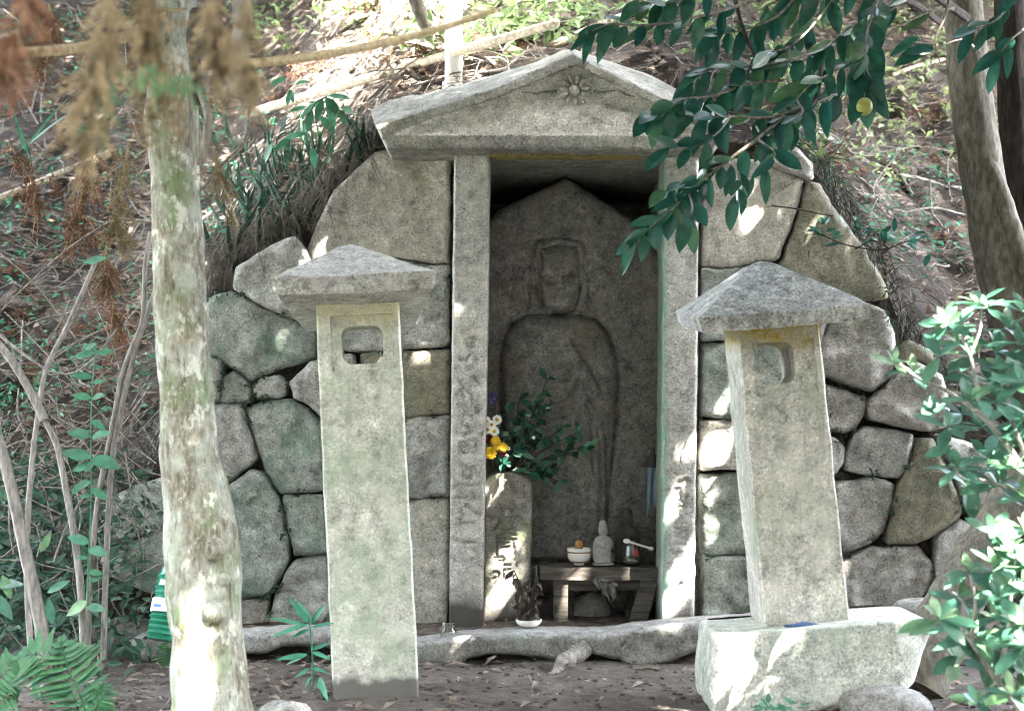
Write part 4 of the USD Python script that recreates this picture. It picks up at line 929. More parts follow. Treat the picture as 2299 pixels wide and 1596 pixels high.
RT = thing('leaning_tree', 'big leaning grey-brown tree trunk at the right edge behind the wall, leafy branches above', 'tree', (2.5, 7.6, 0))
tp = smooth_path(pxpath([(2120,-330,7.6),(2145,-100,7.55),(2166,60,7.5),(2178,200,7.5),(2198,340,7.5),(2222,480,7.5),(2252,620,7.5),(2290,760,7.5),(2335,930,7.5),(2390,1200,7.5)], 7.5), 60)
part(RT, 'trunk', (lambda vf: (roughen(vf[0], .012, 7, 2), vf[1]))(tube(tp, np.interp(np.arange(60), [0, 20, 40, 59], [42, 46, 54, 74]) * px(7.5), 22, None, .08, 7)), M['bark_grey'], smooth=60)
branch(RT, [(2196,330,7.45),(2240,420,7.4),(2285,560,7.4),(2330,700,7.4)], 7.4, .045, .06, M['bark_grey'], name='side_trunk', seed=5)
limb = smooth_path(np.vstack([tp[0], [2.2, 6.6, 4.3], [1.7, 5.4, 5.2], [1.2, 4.0, 5.8]]), 20)
part(RT, 'limb', tube(limb, np.linspace(.13, .04, 20), 10, None, .1, 4), M['bark_grey'], smooth=True)
limb2 = smooth_path(np.vstack([tp[2], [3.0, 6.6, 4.6], [3.6, 5.4, 5.4], [3.9, 4.2, 6.0]]), 20)
part(RT, 'limb', tube(limb2, np.linspace(.12, .04, 20), 10, None, .1, 5), M['bark_grey'], smooth=True)
DT = thing('dark_tree', 'dark thin trunk at the far right edge, behind the big leaning trunk', 'tree', (2.9, 8.2, 0))
tp2 = smooth_path(pxpath([(2262,-300),(2270,60),(2280,260),(2296,450),(2318,700),(2340,980)], 8.1), 40)
part(DT, 'trunk', (lambda vf: (roughen(vf[0], .01, 7, 4), vf[1]))(tube(tp2, np.linspace(34, 44, 40) * px(8.1), 16, None, .1, 8)), M['bark_dark'], smooth=60)
t = thing('leaning_log', 'thick grey barked log slanting down behind the bush at the lower right', 'log', P(2180, 1300, 6.2))
tp3 = smooth_path(pxpath([(2420,930,6.3),(2320,1060,6.25),(2240,1180,6.2),(2165,1310,6.1),(2095,1450,5.95),(2060,1560,5.85)], 6.2), 40)
part(t, 'log', (lambda vf: (roughen(vf[0], .014, 7, 6), vf[1]))(tube(tp3, np.linspace(46, 62, 40) * px(6.2), 20, None, .12, 9)), M['bark_grey'], smooth=60)
ST = thing('hill_sapling', 'bare dark sapling stem leaning down to the roof beside the white post', 'tree', on_hill(1030, 195))
w = [P(915, -60, 7.9), P(940, 20, 7.95), P(968, 80, 8.0), P(1000, 140, 8.05), P(1032, 205, 8.1)]
part(ST, 'stem', tube(smooth_path(w, 24), np.linspace(15, 18, 24) * px(8), 10, None, .18, 3), M['bark_grey'], smooth=True)
part(ST, 'stub', tube([P(972, 86, 8.0), P(982, 78, 7.97)], [.016, .010], 8), M['bark_grey'], smooth=True)

# ---------------------------------------------------------------- leafy branches of the tree above right, each leaf by itself
# dark low growth in the shade at the left foot of the bank
rs = np.random.default_rng(61)
u_, v_ = rs.uniform(-160, 345, 2600), rs.uniform(1010, 1500, 2600); yy_ = np.clip(6.25 + (1500 - v_) / 480 + rs.normal(size=2600) * .12, 5.9, 7.22)
k_ = rs.random(2600) < np.clip(1.15 - np.abs(u_ - 60) / 330, .1, 1) * (.35 + .65 * (v_ < 1430)); c_ = P(u_[k_], v_[k_], yy_[k_]); n_ = len(c_)
single('shade_growth', quick_leaves(c_, unit(n_, rs) * [1, .6, .5] + [0, -.2, -.2], unit(n_, rs) * .5 + [0, -.7, .6], rs.uniform(.04, .10, n_), rs.uniform(.02, .045, n_)), M['bank_green'], None, 'undergrowth', kind='stuff')
tw_ = []
for k_ in range(150):
    a = P(rs.uniform(-150, 340), rs.uniform(900, 1480), rs.uniform(6.2, 7.0)); d = unit(1, rs)[0] * [1, .3, 1]; L = rs.uniform(.12, .5)
    w = a + np.linspace(-.5, .5, 4)[:, None] * L * d + rs.normal(size=(4, 3)) * .02; w[:, 2] = np.maximum(w[:, 2], .02)
    tw_.append(tube(w, np.linspace(1, .5, 4) * rs.uniform(.002, .005), 4, cap=False))
single('shade_twigs', join(tw_), M['bark_grey'], None, 'twigs', smooth=True, kind='stuff')
LB = thing('leafy_branches', 'glossy dark green leafy branches hanging over the roof from the upper right', 'branches', P(1900, 100, 5.4))
rs = np.random.default_rng(21)
nleaf = 0
def hang(pts, r0, step, L=(52, 94), W=(23, 38), droop=.75, seed=0, start=.12, flip=0.0, mat='leaf_dark', tw=True, spread=1.0):
    """A twig with leaves left and right along it; lengths in image units at the twig's own depth."""
    global nleaf
    w = smooth_path(pxpath(pts, 5.3), 40); y = w[:, 1].mean(); s = px(y)
    if tw: part(LB, 'twig', tube(w, np.linspace(r0, 1.3, 40) * s, 6), M['bark_grey'] if r0 > 3 else M['stem'], smooth=True)
    Lw = np.linalg.norm(np.diff(w, axis=0), axis=1).sum(); n = int(Lw / (step * s)); sd = 1
    for k_ in range(n + 1):
        t_ = start + (1 - start) * k_ / max(n, 1); i_ = min(int(t_ * 39), 38); at = w[i_]; d = w[i_ + 1] - w[i_]; d /= np.linalg.norm(d)
        sd = -sd
        side = np.array([-d[2], 0, d[0]]) * sd * spread
        if k_ == n: side *= .1
        dd = d * .75 + side * rs.uniform(.5, .95) + np.array([0, rs.uniform(-.45, .15), -droop * rs.uniform(.5, 1.2)])
        nn = np.array([rs.uniform(-.5, .5), -.75, rs.uniform(.15, .9)])
        l = rs.uniform(*L) * s
        if not lets_sun(at + dd * l * .5): continue
        part(LB, 'leaf', leaf(at, dd, nn, l, rs.uniform(*W) * s, rs.uniform(-.05, .38), rs.uniform(.05, .45), 7, fat=rs.uniform(.40, .52)), M[mat], smooth=True)
        nleaf += 1
# low spray in front of the right pillar
hang([(1760,262,5.5),(1700,312,5.4),(1620,372,5.3),(1560,420,5.2),(1510,470,5.15),(1462,508,5.1),(1420,545,5.1)], 5, 27, seed=1, start=.0)
hang([(1640,360,5.3),(1660,400,5.25),(1650,440,5.2)], 3, 26, seed=2)
hang([(1600,390,5.3),(1560,400,5.2),(1490,428,5.15)], 3, 28, seed=3)
hang([(1700,312,5.4),(1740,350,5.35),(1690,400,5.35)], 3, 28, seed=4)
hang([(1545,430,5.2),(1555,470,5.1),(1540,500,5.1)], 3, 24, seed=4)
# middle sprays over the gable
hang([(1830,225,5.6),(1740,262,5.5),(1640,262,5.4),(1560,262,5.3),(1500,250,5.3),(1450,255,5.25)], 4, 27, seed=5)
hang([(1760,180,5.6),(1680,190,5.5),(1600,215,5.4),(1530,225,5.3),(1478,268,5.25)], 4, 27, seed=6)
hang([(1850,110,5.7),(1760,140,5.6),(1660,150,5.5),(1580,160,5.4),(1540,215,5.4)], 4, 27, seed=7)
hang([(1640,262,5.4),(1610,300,5.3),(1560,330,5.3),(1500,330,5.25)], 3, 28, seed=8)
# top sprays
hang([(1700,0,5.8),(1600,30,5.6),(1510,50,5.5),(1430,58,5.4),(1370,55,5.4),(1330,70,5.35)], 4, 30, seed=9, droop=.9)
hang([(1800,-20,5.9),(1740,40,5.8),(1660,70,5.7),(1590,80,5.6)], 4, 26, seed=10, droop=.9)
hang([(1640,-40,5.6),(1560,-10,5.5),(1490,10,5.5),(1430,0,5.4)], 4, 27, seed=11)
hang([(1900,-40,5.9),(1840,40,5.8),(1780,100,5.7),(1720,120,5.6)], 4, 25, seed=12, droop=.9)
hang([(1990,-60,5.9),(1960,30,5.6),(1945,80,5.5),(1940,140,5.4),(1942,208,5.35)], 4, 26, L=(84, 108), W=(38, 48), seed=13, droop=.8)
hang([(2060,-30,5.9),(1990,30,5.8),(1910,60,5.7),(1850,110,5.6)], 4, 25, seed=14, droop=.9)
hang([(2140,20,6.0),(2080,30,5.9),(2020,60,5.8),(1980,90,5.8)], 4, 25, seed=15, droop=1.0)
hang([(2140,-40,6.0),(2120,40,5.9),(2100,90,5.9),(2110,140,5.9)], 4, 24, seed=16, droop=1.0)
hang([(2299,-40,5.6),(2260,20,5.6),(2230,50,5.5),(2180,70,5.5)], 4, 24, seed=17, droop=.9)
hang([(2360,40,5.6),(2310,60,5.6),(2270,90,5.5),(2240,130,5.5)], 4, 26, seed=18, droop=.9)
hang([(1960,90,5.8),(1890,150,5.7),(1820,190,5.6),(1770,245,5.55)], 4, 26, seed=19)
hang([(1990,180,5.9),(1900,205,5.8),(1830,235,5.7),(1760,290,5.6),(1715,270,5.5)], 3, 30, seed=20)
hang([(1790,225,5.6),(1800,255,5.5),(1750,285,5.5),(1720,310,5.5)], 3, 25, seed=22)
hang([(2050,-60,6.0),(1900,-30,6.0),(1780,-10,6.0),(1690,30,6.0)], 4, 24, seed=23)
hang([(1700,60,5.9),(1720,110,5.8),(1700,160,5.8),(1660,200,5.8)], 3, 25, seed=24)
hang([(1840,20,6.1),(1800,80,6.1),(1830,140,6.1),(1800,200,6.1)], 3, 26, seed=25)
hang([(2200,120,6.1),(2160,90,6.1),(2090,110,6.1),(2060,80,6.1)], 3, 24, seed=26, droop=1.0)
# bearing limbs of the sprays
for pts, r in (([(2170,40,7.4),(2080,-20,6.8),(1960,-70,6.2),(1800,-40,6.0),(1700,0,5.8)], 14), ([(2110,50,7.0),(2020,0,6.3),(1900,80,5.8),(1850,110,5.7),(1830,225,5.6),(1760,262,5.5)], 9),
               ([(1640,-60,5.8),(1660,40,5.7),(1690,120,5.7),(1700,140,5.7)], 6), ([(2360,-80,6.2),(2299,-40,5.6),(2360,40,5.6)], 8)):
    w = smooth_path(pxpath(pts, 6), 30); part(LB, 'limb', tube(w, np.linspace(r, r * .45, 30) * px(5.8), 8, None, .1, 2), M['bark_dark'], smooth=True)
fr = trimesh.creation.icosphere(3, 1.0); fr.apply_scale(np.array([18, 18, 20.5]) * px(5.35)); fr.apply_translation(P(1941, 240, 5.32))
t = thing('hanging_fruit', 'small round yellow-green fruit hanging among the leaves at the upper right', 'fruit', P(1941, 240, 5.32))
part(t, 'fruit', fr, M['fruit'], smooth=True)
part(t, 'calyx', lathe([(0, 20 * px(5.35)), (7 * px(5.35), 18.5 * px(5.35)), (8 * px(5.35), 19.5 * px(5.35)), (1.6 * px(5.35), 22 * px(5.35)), (1.4 * px(5.35), 32 * px(5.35)), (0, 32 * px(5.35))], 9, P(1941, 240, 5.32)), M['bark_grey'], smooth=True)

# ---------------------------------------------------------------- rosette bush at the lower right
def bush(label, stems, rosettes, y0, seed, dark=(), name='rosette_bush'):
    rs = np.random.default_rng(seed)
    t = thing(name, label, 'shrub', P(2299, 1500, y0) * [1, 1, 0])
    for pts, r in stems:
        w = smooth_path(pxpath(pts, y0), 24); part(t, 'stem', tube(w, np.linspace(r, max(2.2, r * .5), 24) * px(y0), 7, None, .1, seed), M['stem'], smooth=True)
    for (u, v_, n, L, tone) in rosettes:
        y = y0 + rs.uniform(-.22, .22); c = P(u, v_, y); s = px(y); ax = np.array([rs.uniform(-.5, .3), rs.uniform(-.8, -.2), rs.uniform(.6, 1.2)]); ax /= np.linalg.norm(ax)
        e1 = np.cross(ax, [0, 1, 0.1]); e1 /= np.linalg.norm(e1); e2 = np.cross(ax, e1)
        for k_ in range(n):
            a = 2.4 * k_ + rs.uniform(-.3, .3); inner = k_ < n * .4
            el = rs.uniform(.7, 1.2) if inner else rs.uniform(-.25, .4)
            d = (np.cos(a) * e1 + np.sin(a) * e2) * math.cos(el) + ax * math.sin(el)
            nn = ax * math.cos(el) - (np.cos(a) * e1 + np.sin(a) * e2) * math.sin(el)
            m = M['leaf_pale'] if (inner and tone > .3) or tone > .8 else M['leaf_bush']
            l = L * 1.4 * s * (rs.uniform(.55, .8) if inner else rs.uniform(.85, 1.2))
            part(t, 'leaf', leaf(c, d, nn, l, l * rs.uniform(.34, .44), rs.uniform(.05, .25), rs.uniform(.08, .25), 5, fat=.58), m, smooth=True)
    for (u, v_, du, dv, L) in dark:
        c = P(u, v_, y0 + .12); s = px(y0)
        part(t, 'leaf', leaf(c, [du, rs.uniform(-.3, .1), -dv], [rs.uniform(-.3, .3), -.8, .6], L * s, L * s * .42, .1, .15, 5, fat=.52), M['leaf_bush'], smooth=True)
bush('pale green rosette-leaved shrub in front of the wall at the right edge, upper one', 
     [([(2320,1090),(2262,1000),(2200,930),(2130,880),(2070,855),(2020,818)], 7), ([(2200,930),(2192,860),(2178,800),(2150,742)], 5), ([(2320,1060),(2270,940),(2262,860)], 6), ([(2178,800),(2200,740),(2205,690)], 4), ([(2320,1110),(2230,1085),(2150,1060)], 5), ([(2262,860),(2290,790)], 4)],
     [(2008,818,9,44,.9),(2052,836,8,40,.5),(2128,728,9,48,.6),(2148,742,8,42,.5),(2196,682,10,46,.7),(2216,690,7,40,.5),(2180,800,12,58,.5),(2262,838,13,58,.6),(2226,860,9,54,.2),(2290,770,10,54,.1),(2150,770,8,46,.5),
      (2240,1088,10,58,.1),(2280,1052,10,50,.6),(2150,1052,10,60,0),(2205,960,8,56,.1),(2299,940,10,56,.3),(2160,930,6,56,0),(2265,740,8,54,0),(2110,800,5,52,0),(2299,1120,10,56,.5),(2296,860,9,56,.2),(2235,790,8,54,0),(2180,900,8,56,0),(2130,960,7,54,0),(2285,1000,9,58,0),(2220,1030,8,58,0),(2295,700,8,50,.3),(2170,1090,8,60,0),(2240,900,9,56,.1),(2299,820,9,56,.2)],
     4.4, 5, dark=[(2140,1000,-1,.35,70),(2190,1090,-.2,1,80),(2125,905,-1,.4,66),(2230,1010,.3,1,80),(2180,850,-.9,-.1,60),(2100,880,-.6,1,70),(2270,960,-.2,1,80),(2250,790,.8,.3,70)])
bush('pale green rosette-leaved shrub at the lower right corner beside the pale block, lower one',
     [([(2330,1640),(2240,1530),(2180,1440),(2150,1390)], 7), ([(2240,1530),(2262,1420),(2270,1330),(2285,1230)], 6), ([(2180,1440),(2190,1360),(2178,1290)], 5), ([(2262,1420),(2300,1370)], 4), ([(2240,1530),(2190,1570)], 4)],
     [(2178,1285,10,54,.6),(2265,1240,12,54,.6),(2298,1190,10,50,.4),(2215,1330,9,50,.5),(2275,1320,10,52,.4),(2110,1392,10,60,.6),(2150,1412,7,56,.1),(2192,1432,10,62,.6),(2296,1400,11,58,.7),(2250,1460,9,56,.3),(2190,1575,8,46,.1),(2285,1500,10,54,.2),(2240,1390,8,50,.4),(2299,1270,9,50,.3),(2230,1270,8,48,.5),(2270,1560,9,52,.4),(2150,1490,4,62,.9),(2230,1200,8,54,.2),(2299,1320,9,56,.2),(2245,1340,8,54,0),(2290,1570,9,56,.1),(2225,1510,8,54,.2),(2299,1450,9,58,.2),(2160,1350,7,50,.2)],
     4.25, 9, dark=[(2150,1470,-1,.7,74),(2170,1420,-.9,.3,60),(2240,1530,-.4,1,60),(2200,1500,.5,.8,60)])
t = thing('ground_weed', 'small light green weed on the soil below the pale block', 'weed', P(1760, 1590, 5.2))
rs = np.random.default_rng(31)
for k_ in range(26):
    c = P(rs.uniform(1690, 1800), rs.uniform(1578, 1600), 5.2 + rs.uniform(-.05, .1)); d = rs.normal(size=3) * [1, .5, .4] + [0, -.2, .3]
    part(t, 'leaf', leaf(c, d, [0, -.5, 1], rs.uniform(18, 30) * px(5.2), rs.uniform(10, 16) * px(5.2), .1, .2, 3), M['leaf_mid'], smooth=True)

# ---------------------------------------------------------------- thin stems, vine and plants on the left
def stems(label, paths, y, mat='stem', name='shrub_stem', sides=8):
    t = thing(name, label, 'shrub stem', P(paths[0][0][-1][0], paths[0][0][-1][1], y))
    for i_, (pts, r) in enumerate(paths):
        w = smooth_path(pxpath(pts, y), 30); part(t, 'stem', tube(w, np.linspace(r * .75, r, 30) * px(y), sides, None, .12, i_), M[mat], smooth=True)
    return t
stems('straight grey stem rising from the left undergrowth, with a bend near its top', [([(214,590),(188,650),(150,735),(104,830),(84,940),(70,1060),(62,1180),(60,1300),(70,1480)], 7), ([(104,830),(60,800),(20,770),(-20,735)], 4), ([(104,832),(160,838),(215,800),(262,740)], 2.5)], 5.9)
stems('thick forked grey stem crossing the left edge and curving down', [([(-30,740),(30,815),(82,905),(100,945)], 11), ([(100,945),(128,1000),(150,1110),(168,1210),(182,1330),(190,1500)], 9)], 5.75)
stems('pair of slender pale stems close beside the lichened trunk', [([(338,520),(326,600),(320,720),(300,770),(272,850),(258,930),(240,1020),(222,1110),(208,1230),(200,1350),(196,1500)], 7), ([(352,640),(325,720),(300,800),(276,900),(256,1000),(246,1100),(240,1230),(236,1330),(232,1480)], 7)], 5.85)
stems('stout brownish grey stem leaning out of the lower left corner', [([(-20,930),(14,1050),(40,1160),(66,1280),(90,1390),(104,1500)], 16), ([(60,1140),(62,1180),(56,1240)], 5)], 5.6)
stems('tangle of thin crossing dry twigs in the undergrowth left of the lichened trunk',
      [([(10,700),(90,780),(200,900),(300,1000),(350,1040)], 2), ([(0,830),(120,840),(250,790),(345,745)], 2), ([(110,930),(200,1010),(270,1150),(330,1190)], 1.8), ([(0,700),(60,640),(150,560),(240,500)], 2), ([(-10,560),(80,640),(170,760),(240,860)], 2),
       ([(160,580),(220,700),(260,800),(280,900)], 1.6), ([(60,900),(140,1010),(180,1150),(160,1250)], 1.6), ([(230,890),(300,930),(350,1010)], 1.8), ([(0,1010),(60,990),(100,1040)], 2.2), ([(250,1000),(330,1110),(360,1190)], 1.6), ([(120,1260),(150,1180),(190,1110)], 3)], 5.95, 'twig', 'dry_twig', 5)
t = thing('leafy_vine', 'thin upright vine with paired green leaves left of the lichened trunk', 'vine', P(198, 1340, 5.7))
w = smooth_path(pxpath([(216,770,5.8),(208,860,5.75),(204,960,5.7),(205,1060,5.7),(203,1180,5.7),(198,1270,5.7),(196,1360,5.7)], 5.7), 50)
part(t, 'stem', tube(w, np.linspace(1.6, 2.6, 50) * px(5.7), 6), M['leaf_mid'], smooth=True)
rs = np.random.default_rng(41)
for (v_, l, sides_) in ((775,30,'l'),(800,42,'lr'),(828,26,'r'),(850,44,'l'),(868,34,'r'),(905,38,'lr'),(952,34,'r'),(985,62,'lr'),(1030,58,'lr'),(1052,40,'l'),(1084,46,'l'),(1096,40,'r'),(1110,34,'l'),(1200,44,'l'),(1210,52,'r'),(1245,32,'l'),(1280,36,'r'),(1300,40,'r'),(1345,60,'l'),(1380,46,'r')):
    for sd in sides_:
        l = l * rs.uniform(.8, 1.2); d = np.array([-1 if sd == 'l' else 1, rs.uniform(-.7, .3), rs.uniform(-.7, .4)])
        at = w[np.argmin(np.abs(np.linspace(770, 1360, 50) - v_))]
        part(t, 'leaf', leaf(at, d, [rs.uniform(-.2, .2), -.8, .7], l * px(5.7), l * .5 * px(5.7), .1, .12, 5, fat=.42), M['leaf_pale'] if v_ == 1345 else M['leaf_mid'], smooth=True)

def fern(label, fronds, y, seed):
    rs = np.random.default_rng(seed)
    t = thing('fern', label, 'fern', P(fronds[0][0][0], fronds[0][0][1], y))
    for pts in fronds:
        w = smooth_path(pxpath(pts, y), 40)
        part(t, 'rachis', tube(w, np.linspace(2.4, .8, 40) * px(y), 5), M['fern'], smooth=True)
        L0 = np.linalg.norm(w[-1] - w[0])
        vs = []
        n_ = 13
        for j_ in range(n_):
            k_ = 5 + int(33 * j_ / (n_ - 1)); d = w[min(k_ + 1, 39)] - w[k_ - 1]; d /= np.linalg.norm(d)
            for sd in (-1, 1):
                side = np.cross(d, [0, -.75, .65]) * sd; side /= np.linalg.norm(side)
                l = L0 * .40 * math.sin(math.pi * (.20 + .78 * j_ / (n_ - 1))) + .008
                vs.append(leaf(w[k_], side + d * .45 + [0, 0, -.10], [0, -.6, .8], l * rs.uniform(.85, 1.1), max(.008, L0 / n_ * 1.05), .15, .12, 6, fat=.32))
        for m in vs: part(t, 'leaflet', m, M['fern'], smooth=True)
    return t
fern('green fern with broad feathery fronds in the lower left corner', [[(205,1640),(180,1560),(150,1490),(138,1430)], [(190,1640),(150,1530),(90,1470),(40,1478)], [(200,1640),(215,1590),(230,1560),(235,1530)]], 5.0, 3)
fern('fern half cut off by the left edge of the picture, at the bottom', [[(-60,1600),(-20,1540),(20,1500),(36,1478)], [(-60,1640),(-20,1590),(20,1560),(40,1560)]], 5.0, 4)
fern('tiny fern growing at the kerb just left of the lichened trunk base', [[(385,1500),(370,1470),(372,1440)], [(390,1500),(402,1470),(415,1452)]], 6.3, 6)

def grass_tuft(label, at, blades, y, mat, seed, name='bamboo_grass', cat='bamboo grass', wmax=10):
    rs = np.random.default_rng(seed)
    t = thing(name, label, cat, P(at[0], at[1], y))
    base = P(at[0], at[1], y)
    part(t, 'stem', tube(smooth_path(np.array([base, (base + P(at[2], at[3], y)) / 2 + [.008, 0, 0], P(at[2], at[3], y)]), 10), 2.2 * px(y), 6), M[mat], smooth=True)
    for (u0, v0, u1, v1, wd) in blades:
        a = P(u0, v0, y); b = P(u1, v1, y + rs.uniform(-.14, .08)); d = b - a
        part(t, 'blade', leaf(a, d, [rs.uniform(-.4, .4), -.7, .7], np.linalg.norm(d), wd * px(y), rs.uniform(.02, .12), .2, 6, fat=.35), M[mat], smooth=True)
grass_tuft('bright green bamboo grass with pointed blades between the lichened trunk and the mossy lantern', (700, 1550, 694, 1390),
    [(692,1405,600,1380,12),(694,1400,606,1425,13),(694,1398,648,1340,14),(698,1400,668,1345,14),(700,1398,732,1352,13),(700,1402,720,1362,12),(694,1412,650,1432,13),(700,1408,748,1395,11),(690,1470,618,1478,15),(692,1466,640,1492,12),(698,1462,746,1478,14),(696,1460,742,1440,12),(694,1500,660,1520,11),(700,1498,735,1508,11),(698,1520,680,1545,10),(714,1530,728,1555,14),(716,1520,734,1570,16)], 5.75, 'sasa', 2)
grass_tuft('long green blades of grass arching over the slope near the left edge', (70,380,60,330), [(60,330,150,205,9),(60,330,155,245,12),(64,350,20,230,8),(56,340,48,292,10)], 7.3, 'leaf_mid', 4, 'slope_grass', 'grass')
t = thing('corner_plant', 'broad-leaved green plant cut by the left edge near the fern', 'plant', P(-10, 1400, 5.2))
rs = np.random.default_rng(9)
for (u, v_, du, dv, l) in ((-10,1312,1,-.05,62),(-15,1330,.7,.9,76),(5,1290,.4,1,60),(90,1240,.5,-1,50),(118,1400,-.1,-1,62),(105,1330,.7,-.4,60),(10,1110,-.6,-.4,46),(-5,1090,.5,.8,40),(190,1060,.8,-1,40),(160,1110,.8,-.8,50),(80,1520,.1,1,52),(240,580,-1,.1,60)):
    part(t, 'leaf', leaf(P(u, v_, 5.4), [du, rs.uniform(-.3, .1), -dv], [rs.uniform(-.3, .3), -.8, .5], l * px(5.4), l * .36 * px(5.4), .1, .15, 5), M['leaf_bush'] if v_ > 700 else M['leaf_mid'], smooth=True)

# sapling with fresh leaves left of the roof
t = thing('green_sapling', 'fresh green sapling with limp leaves on the bank left of the roof', 'sapling', P(705, 420, 7.2))
w = smooth_path(pxpath([(712,430,7.2),(706,370,7.2),(700,300,7.15),(702,240,7.1),(735,215,7.1)], 7.2), 30)
part(t, 'stem', tube(w, np.linspace(2.4, 1.4, 30) * px(7.2), 6), M['leaf_lime'], smooth=True)
part(t, 'stem', tube(smooth_path(pxpath([(700,300,7.15),(735,290,7.1),(770,235,7.1)], 7), 16), 1.4 * px(7.2), 5), M['leaf_lime'], smooth=True)
rs = np.random.default_rng(12)
for (u, v_, du, dv, l) in ((735,215,1,.1,60),(730,218,.7,.9,66),(725,220,-.3,1,60),(722,225,-.9,.6,66),(735,222,.3,1,70),(760,245,.5,.9,48),(765,240,1,.5,40),(700,245,-.2,1,56),(690,240,-1,.2,44),(655,200,-.3,1,42),(650,200,.3,.9,34),(690,300,-.9,.1,70),(650,312,-.7,.6,48),(700,330,.2,1,50),(718,260,.7,.8,56),(708,262,-.7,.8,54),(612,320,-.5,1,50),(660,190,.9,-.2,40),(645,175,-.6,.3,46)):
    part(t, 'leaf', leaf(P(u, v_, 7.12), [du, rs.uniform(-.4, .2), -dv], [rs.uniform(-.3, .3), -.7, .7], l * px(7.1), l * .38 * px(7.1), .15, .15, 5), M['leaf_mid'], smooth=True)
t = thing('bank_shrub', 'small dark leafy shrub sprouting from the hollow above the right wall', 'shrub', P(1930, 560, 7.15))
for k_ in range(70):
    u = rs.uniform(1800, 2120); v_ = 520 + .1 * abs(u - 1900) + rs.normal() * 16
    d = rs.normal(size=3) * [1, .6, .5]; l = rs.uniform(20, 38)
    part(t, 'leaf', leaf(P(u, v_, 7.05 + rs.uniform(-.1, .15)), d, [rs.uniform(-.3, .3), -.6, .8], l * px(7.1), l * .45 * px(7.1), .1, .15, 3), M['leaf_dark'], smooth=True)
for pts in ([(1870,485),(1840,480),(1780,468),(1732,462)], [(2040,540),(1980,560),(1900,550),(1830,520)], [(2000,560),(1960,540),(1920,560)]):
    part(t, 'twig', tube(smooth_path(pxpath(pts, 7.0), 14), 1.8 * px(7), 5), M['bark_dark'], smooth=True)

# ---------------------------------------------------------------- flowers on the inscribed slab
FL = thing('flower_bunch', 'bunch of dark leafy sprigs with white and yellow flowers above the inscribed slab', 'flowers', P(1150, 1062, 7.28))
rs = np.random.default_rng(55); yF = 7.22; s = px(yF); root = P(1150, 1066, 7.29)
tips = [(1228,852),(1210,890),(1236,905),(1218,925),(1300,968),(1322,1000),(1262,962),(1240,1000),(1282,1020),(1248,1050),(1262,1082),(1205,960),(1180,930),(1160,960),(1175,1000),(1200,1030),(1150,1010),(1130,1040),(1120,980),(1165,900),(1190,1060),(1220,1064),(1140,930),(1310,1010),(1275,985),(1215,985),(1235,1030),(1150,980),(1185,965),(1120,1020)]
for (u, v_) in tips:
    tip = P(u, v_, yF + rs.uniform(-.12, .06)); mid = (root + tip) / 2 + [0, -.02, .02]
    w = smooth_path([root + rs.normal(size=3) * [.02, .01, 0], mid, tip], 14)
    part(FL, 'stem', tube(w, np.linspace(2, 1.2, 14) * s, 5), M['withered'], smooth=True)
    for k_ in range(6):
        d = rs.normal(size=3) * [1, .8, .8] + (tip - mid) / np.linalg.norm(tip - mid) * .6; l = rs.uniform(20, 32)
        part(FL, 'leaf', leaf(w[13 - (k_ % 5)], d, [rs.uniform(-.4, .4), -.7, .6], l * s, l * .52 * s, .1, .2, 4, fat=.58), M['leaf_dark'] if rs.random() < .75 else M['leaf_bush'], smooth=True)
def daisy(c, r, petal, eye, n=10, label=None, dome=False):
    vs = []
    for k_ in range(n):
        a = 2 * math.pi * k_ / n + rs.uniform(-.1, .1); d = np.array([math.cos(a), -.25, math.sin(a)])
        vs.append(leaf(c, d, [0, -1, .2], r, r * .55, .1, .1, 3, fat=.6))
        if dome: vs.append(leaf(c + [0, -.004, 0], d * [.7, 2.5, .7], [0, -1, .2], r * .75, r * .5, .1, .1, 3, fat=.6))
    p = part(FL, 'flower', join(vs), petal, smooth=True, label=label)
    e = trimesh.creation.icosphere(1, r * .34); e.apply_scale([1, .6, 1]); e.apply_translation(np.asarray(c) + [0, -.004, 0])
    part(p, 'eye', e, eye, smooth=True)
for (u, v_) in ((1091,945),(1116,942),(1104,953),(1094,964),(1110,968)):
    daisy(P(u, v_, 7.10), 12 * s, M['petal_white'], M['flower_eye'], 11)
    part(FL, 'stem', tube([P(u, v_ + 3, 7.11), P(u + 14, v_ + 90, 7.2)], 1.2 * s, 5), M['leaf_mid'], smooth=True)
for (u, v_, r) in ((1113,990,13),(1118,1003,11),(1130,1004,12),(1100,1016,16)):
    daisy(P(u, v_, 7.10), r * s, M['petal_yellow'], M['petal_yellow'], 12, dome=True)
for (u, v_) in ((1093,985),(1100,978),(1128,1016)): daisy(P(u, v_, 7.13), 12 * s, M['petal_red'], M['petal_red'], 10, dome=True)
for (u, v_) in ((1104,888),(1112,895),(1106,902)): daisy(P(u, v_, 7.18), 9 * s, M['petal_violet'], M['petal_violet'], 9, dome=True)
for (u, v_) in ((1142,1006),(1138,1023),(1198,862 + 120)): daisy(P(u, v_, 7.12), 4.5 * s, M['petal_white'], M['flower_eye'], 7)

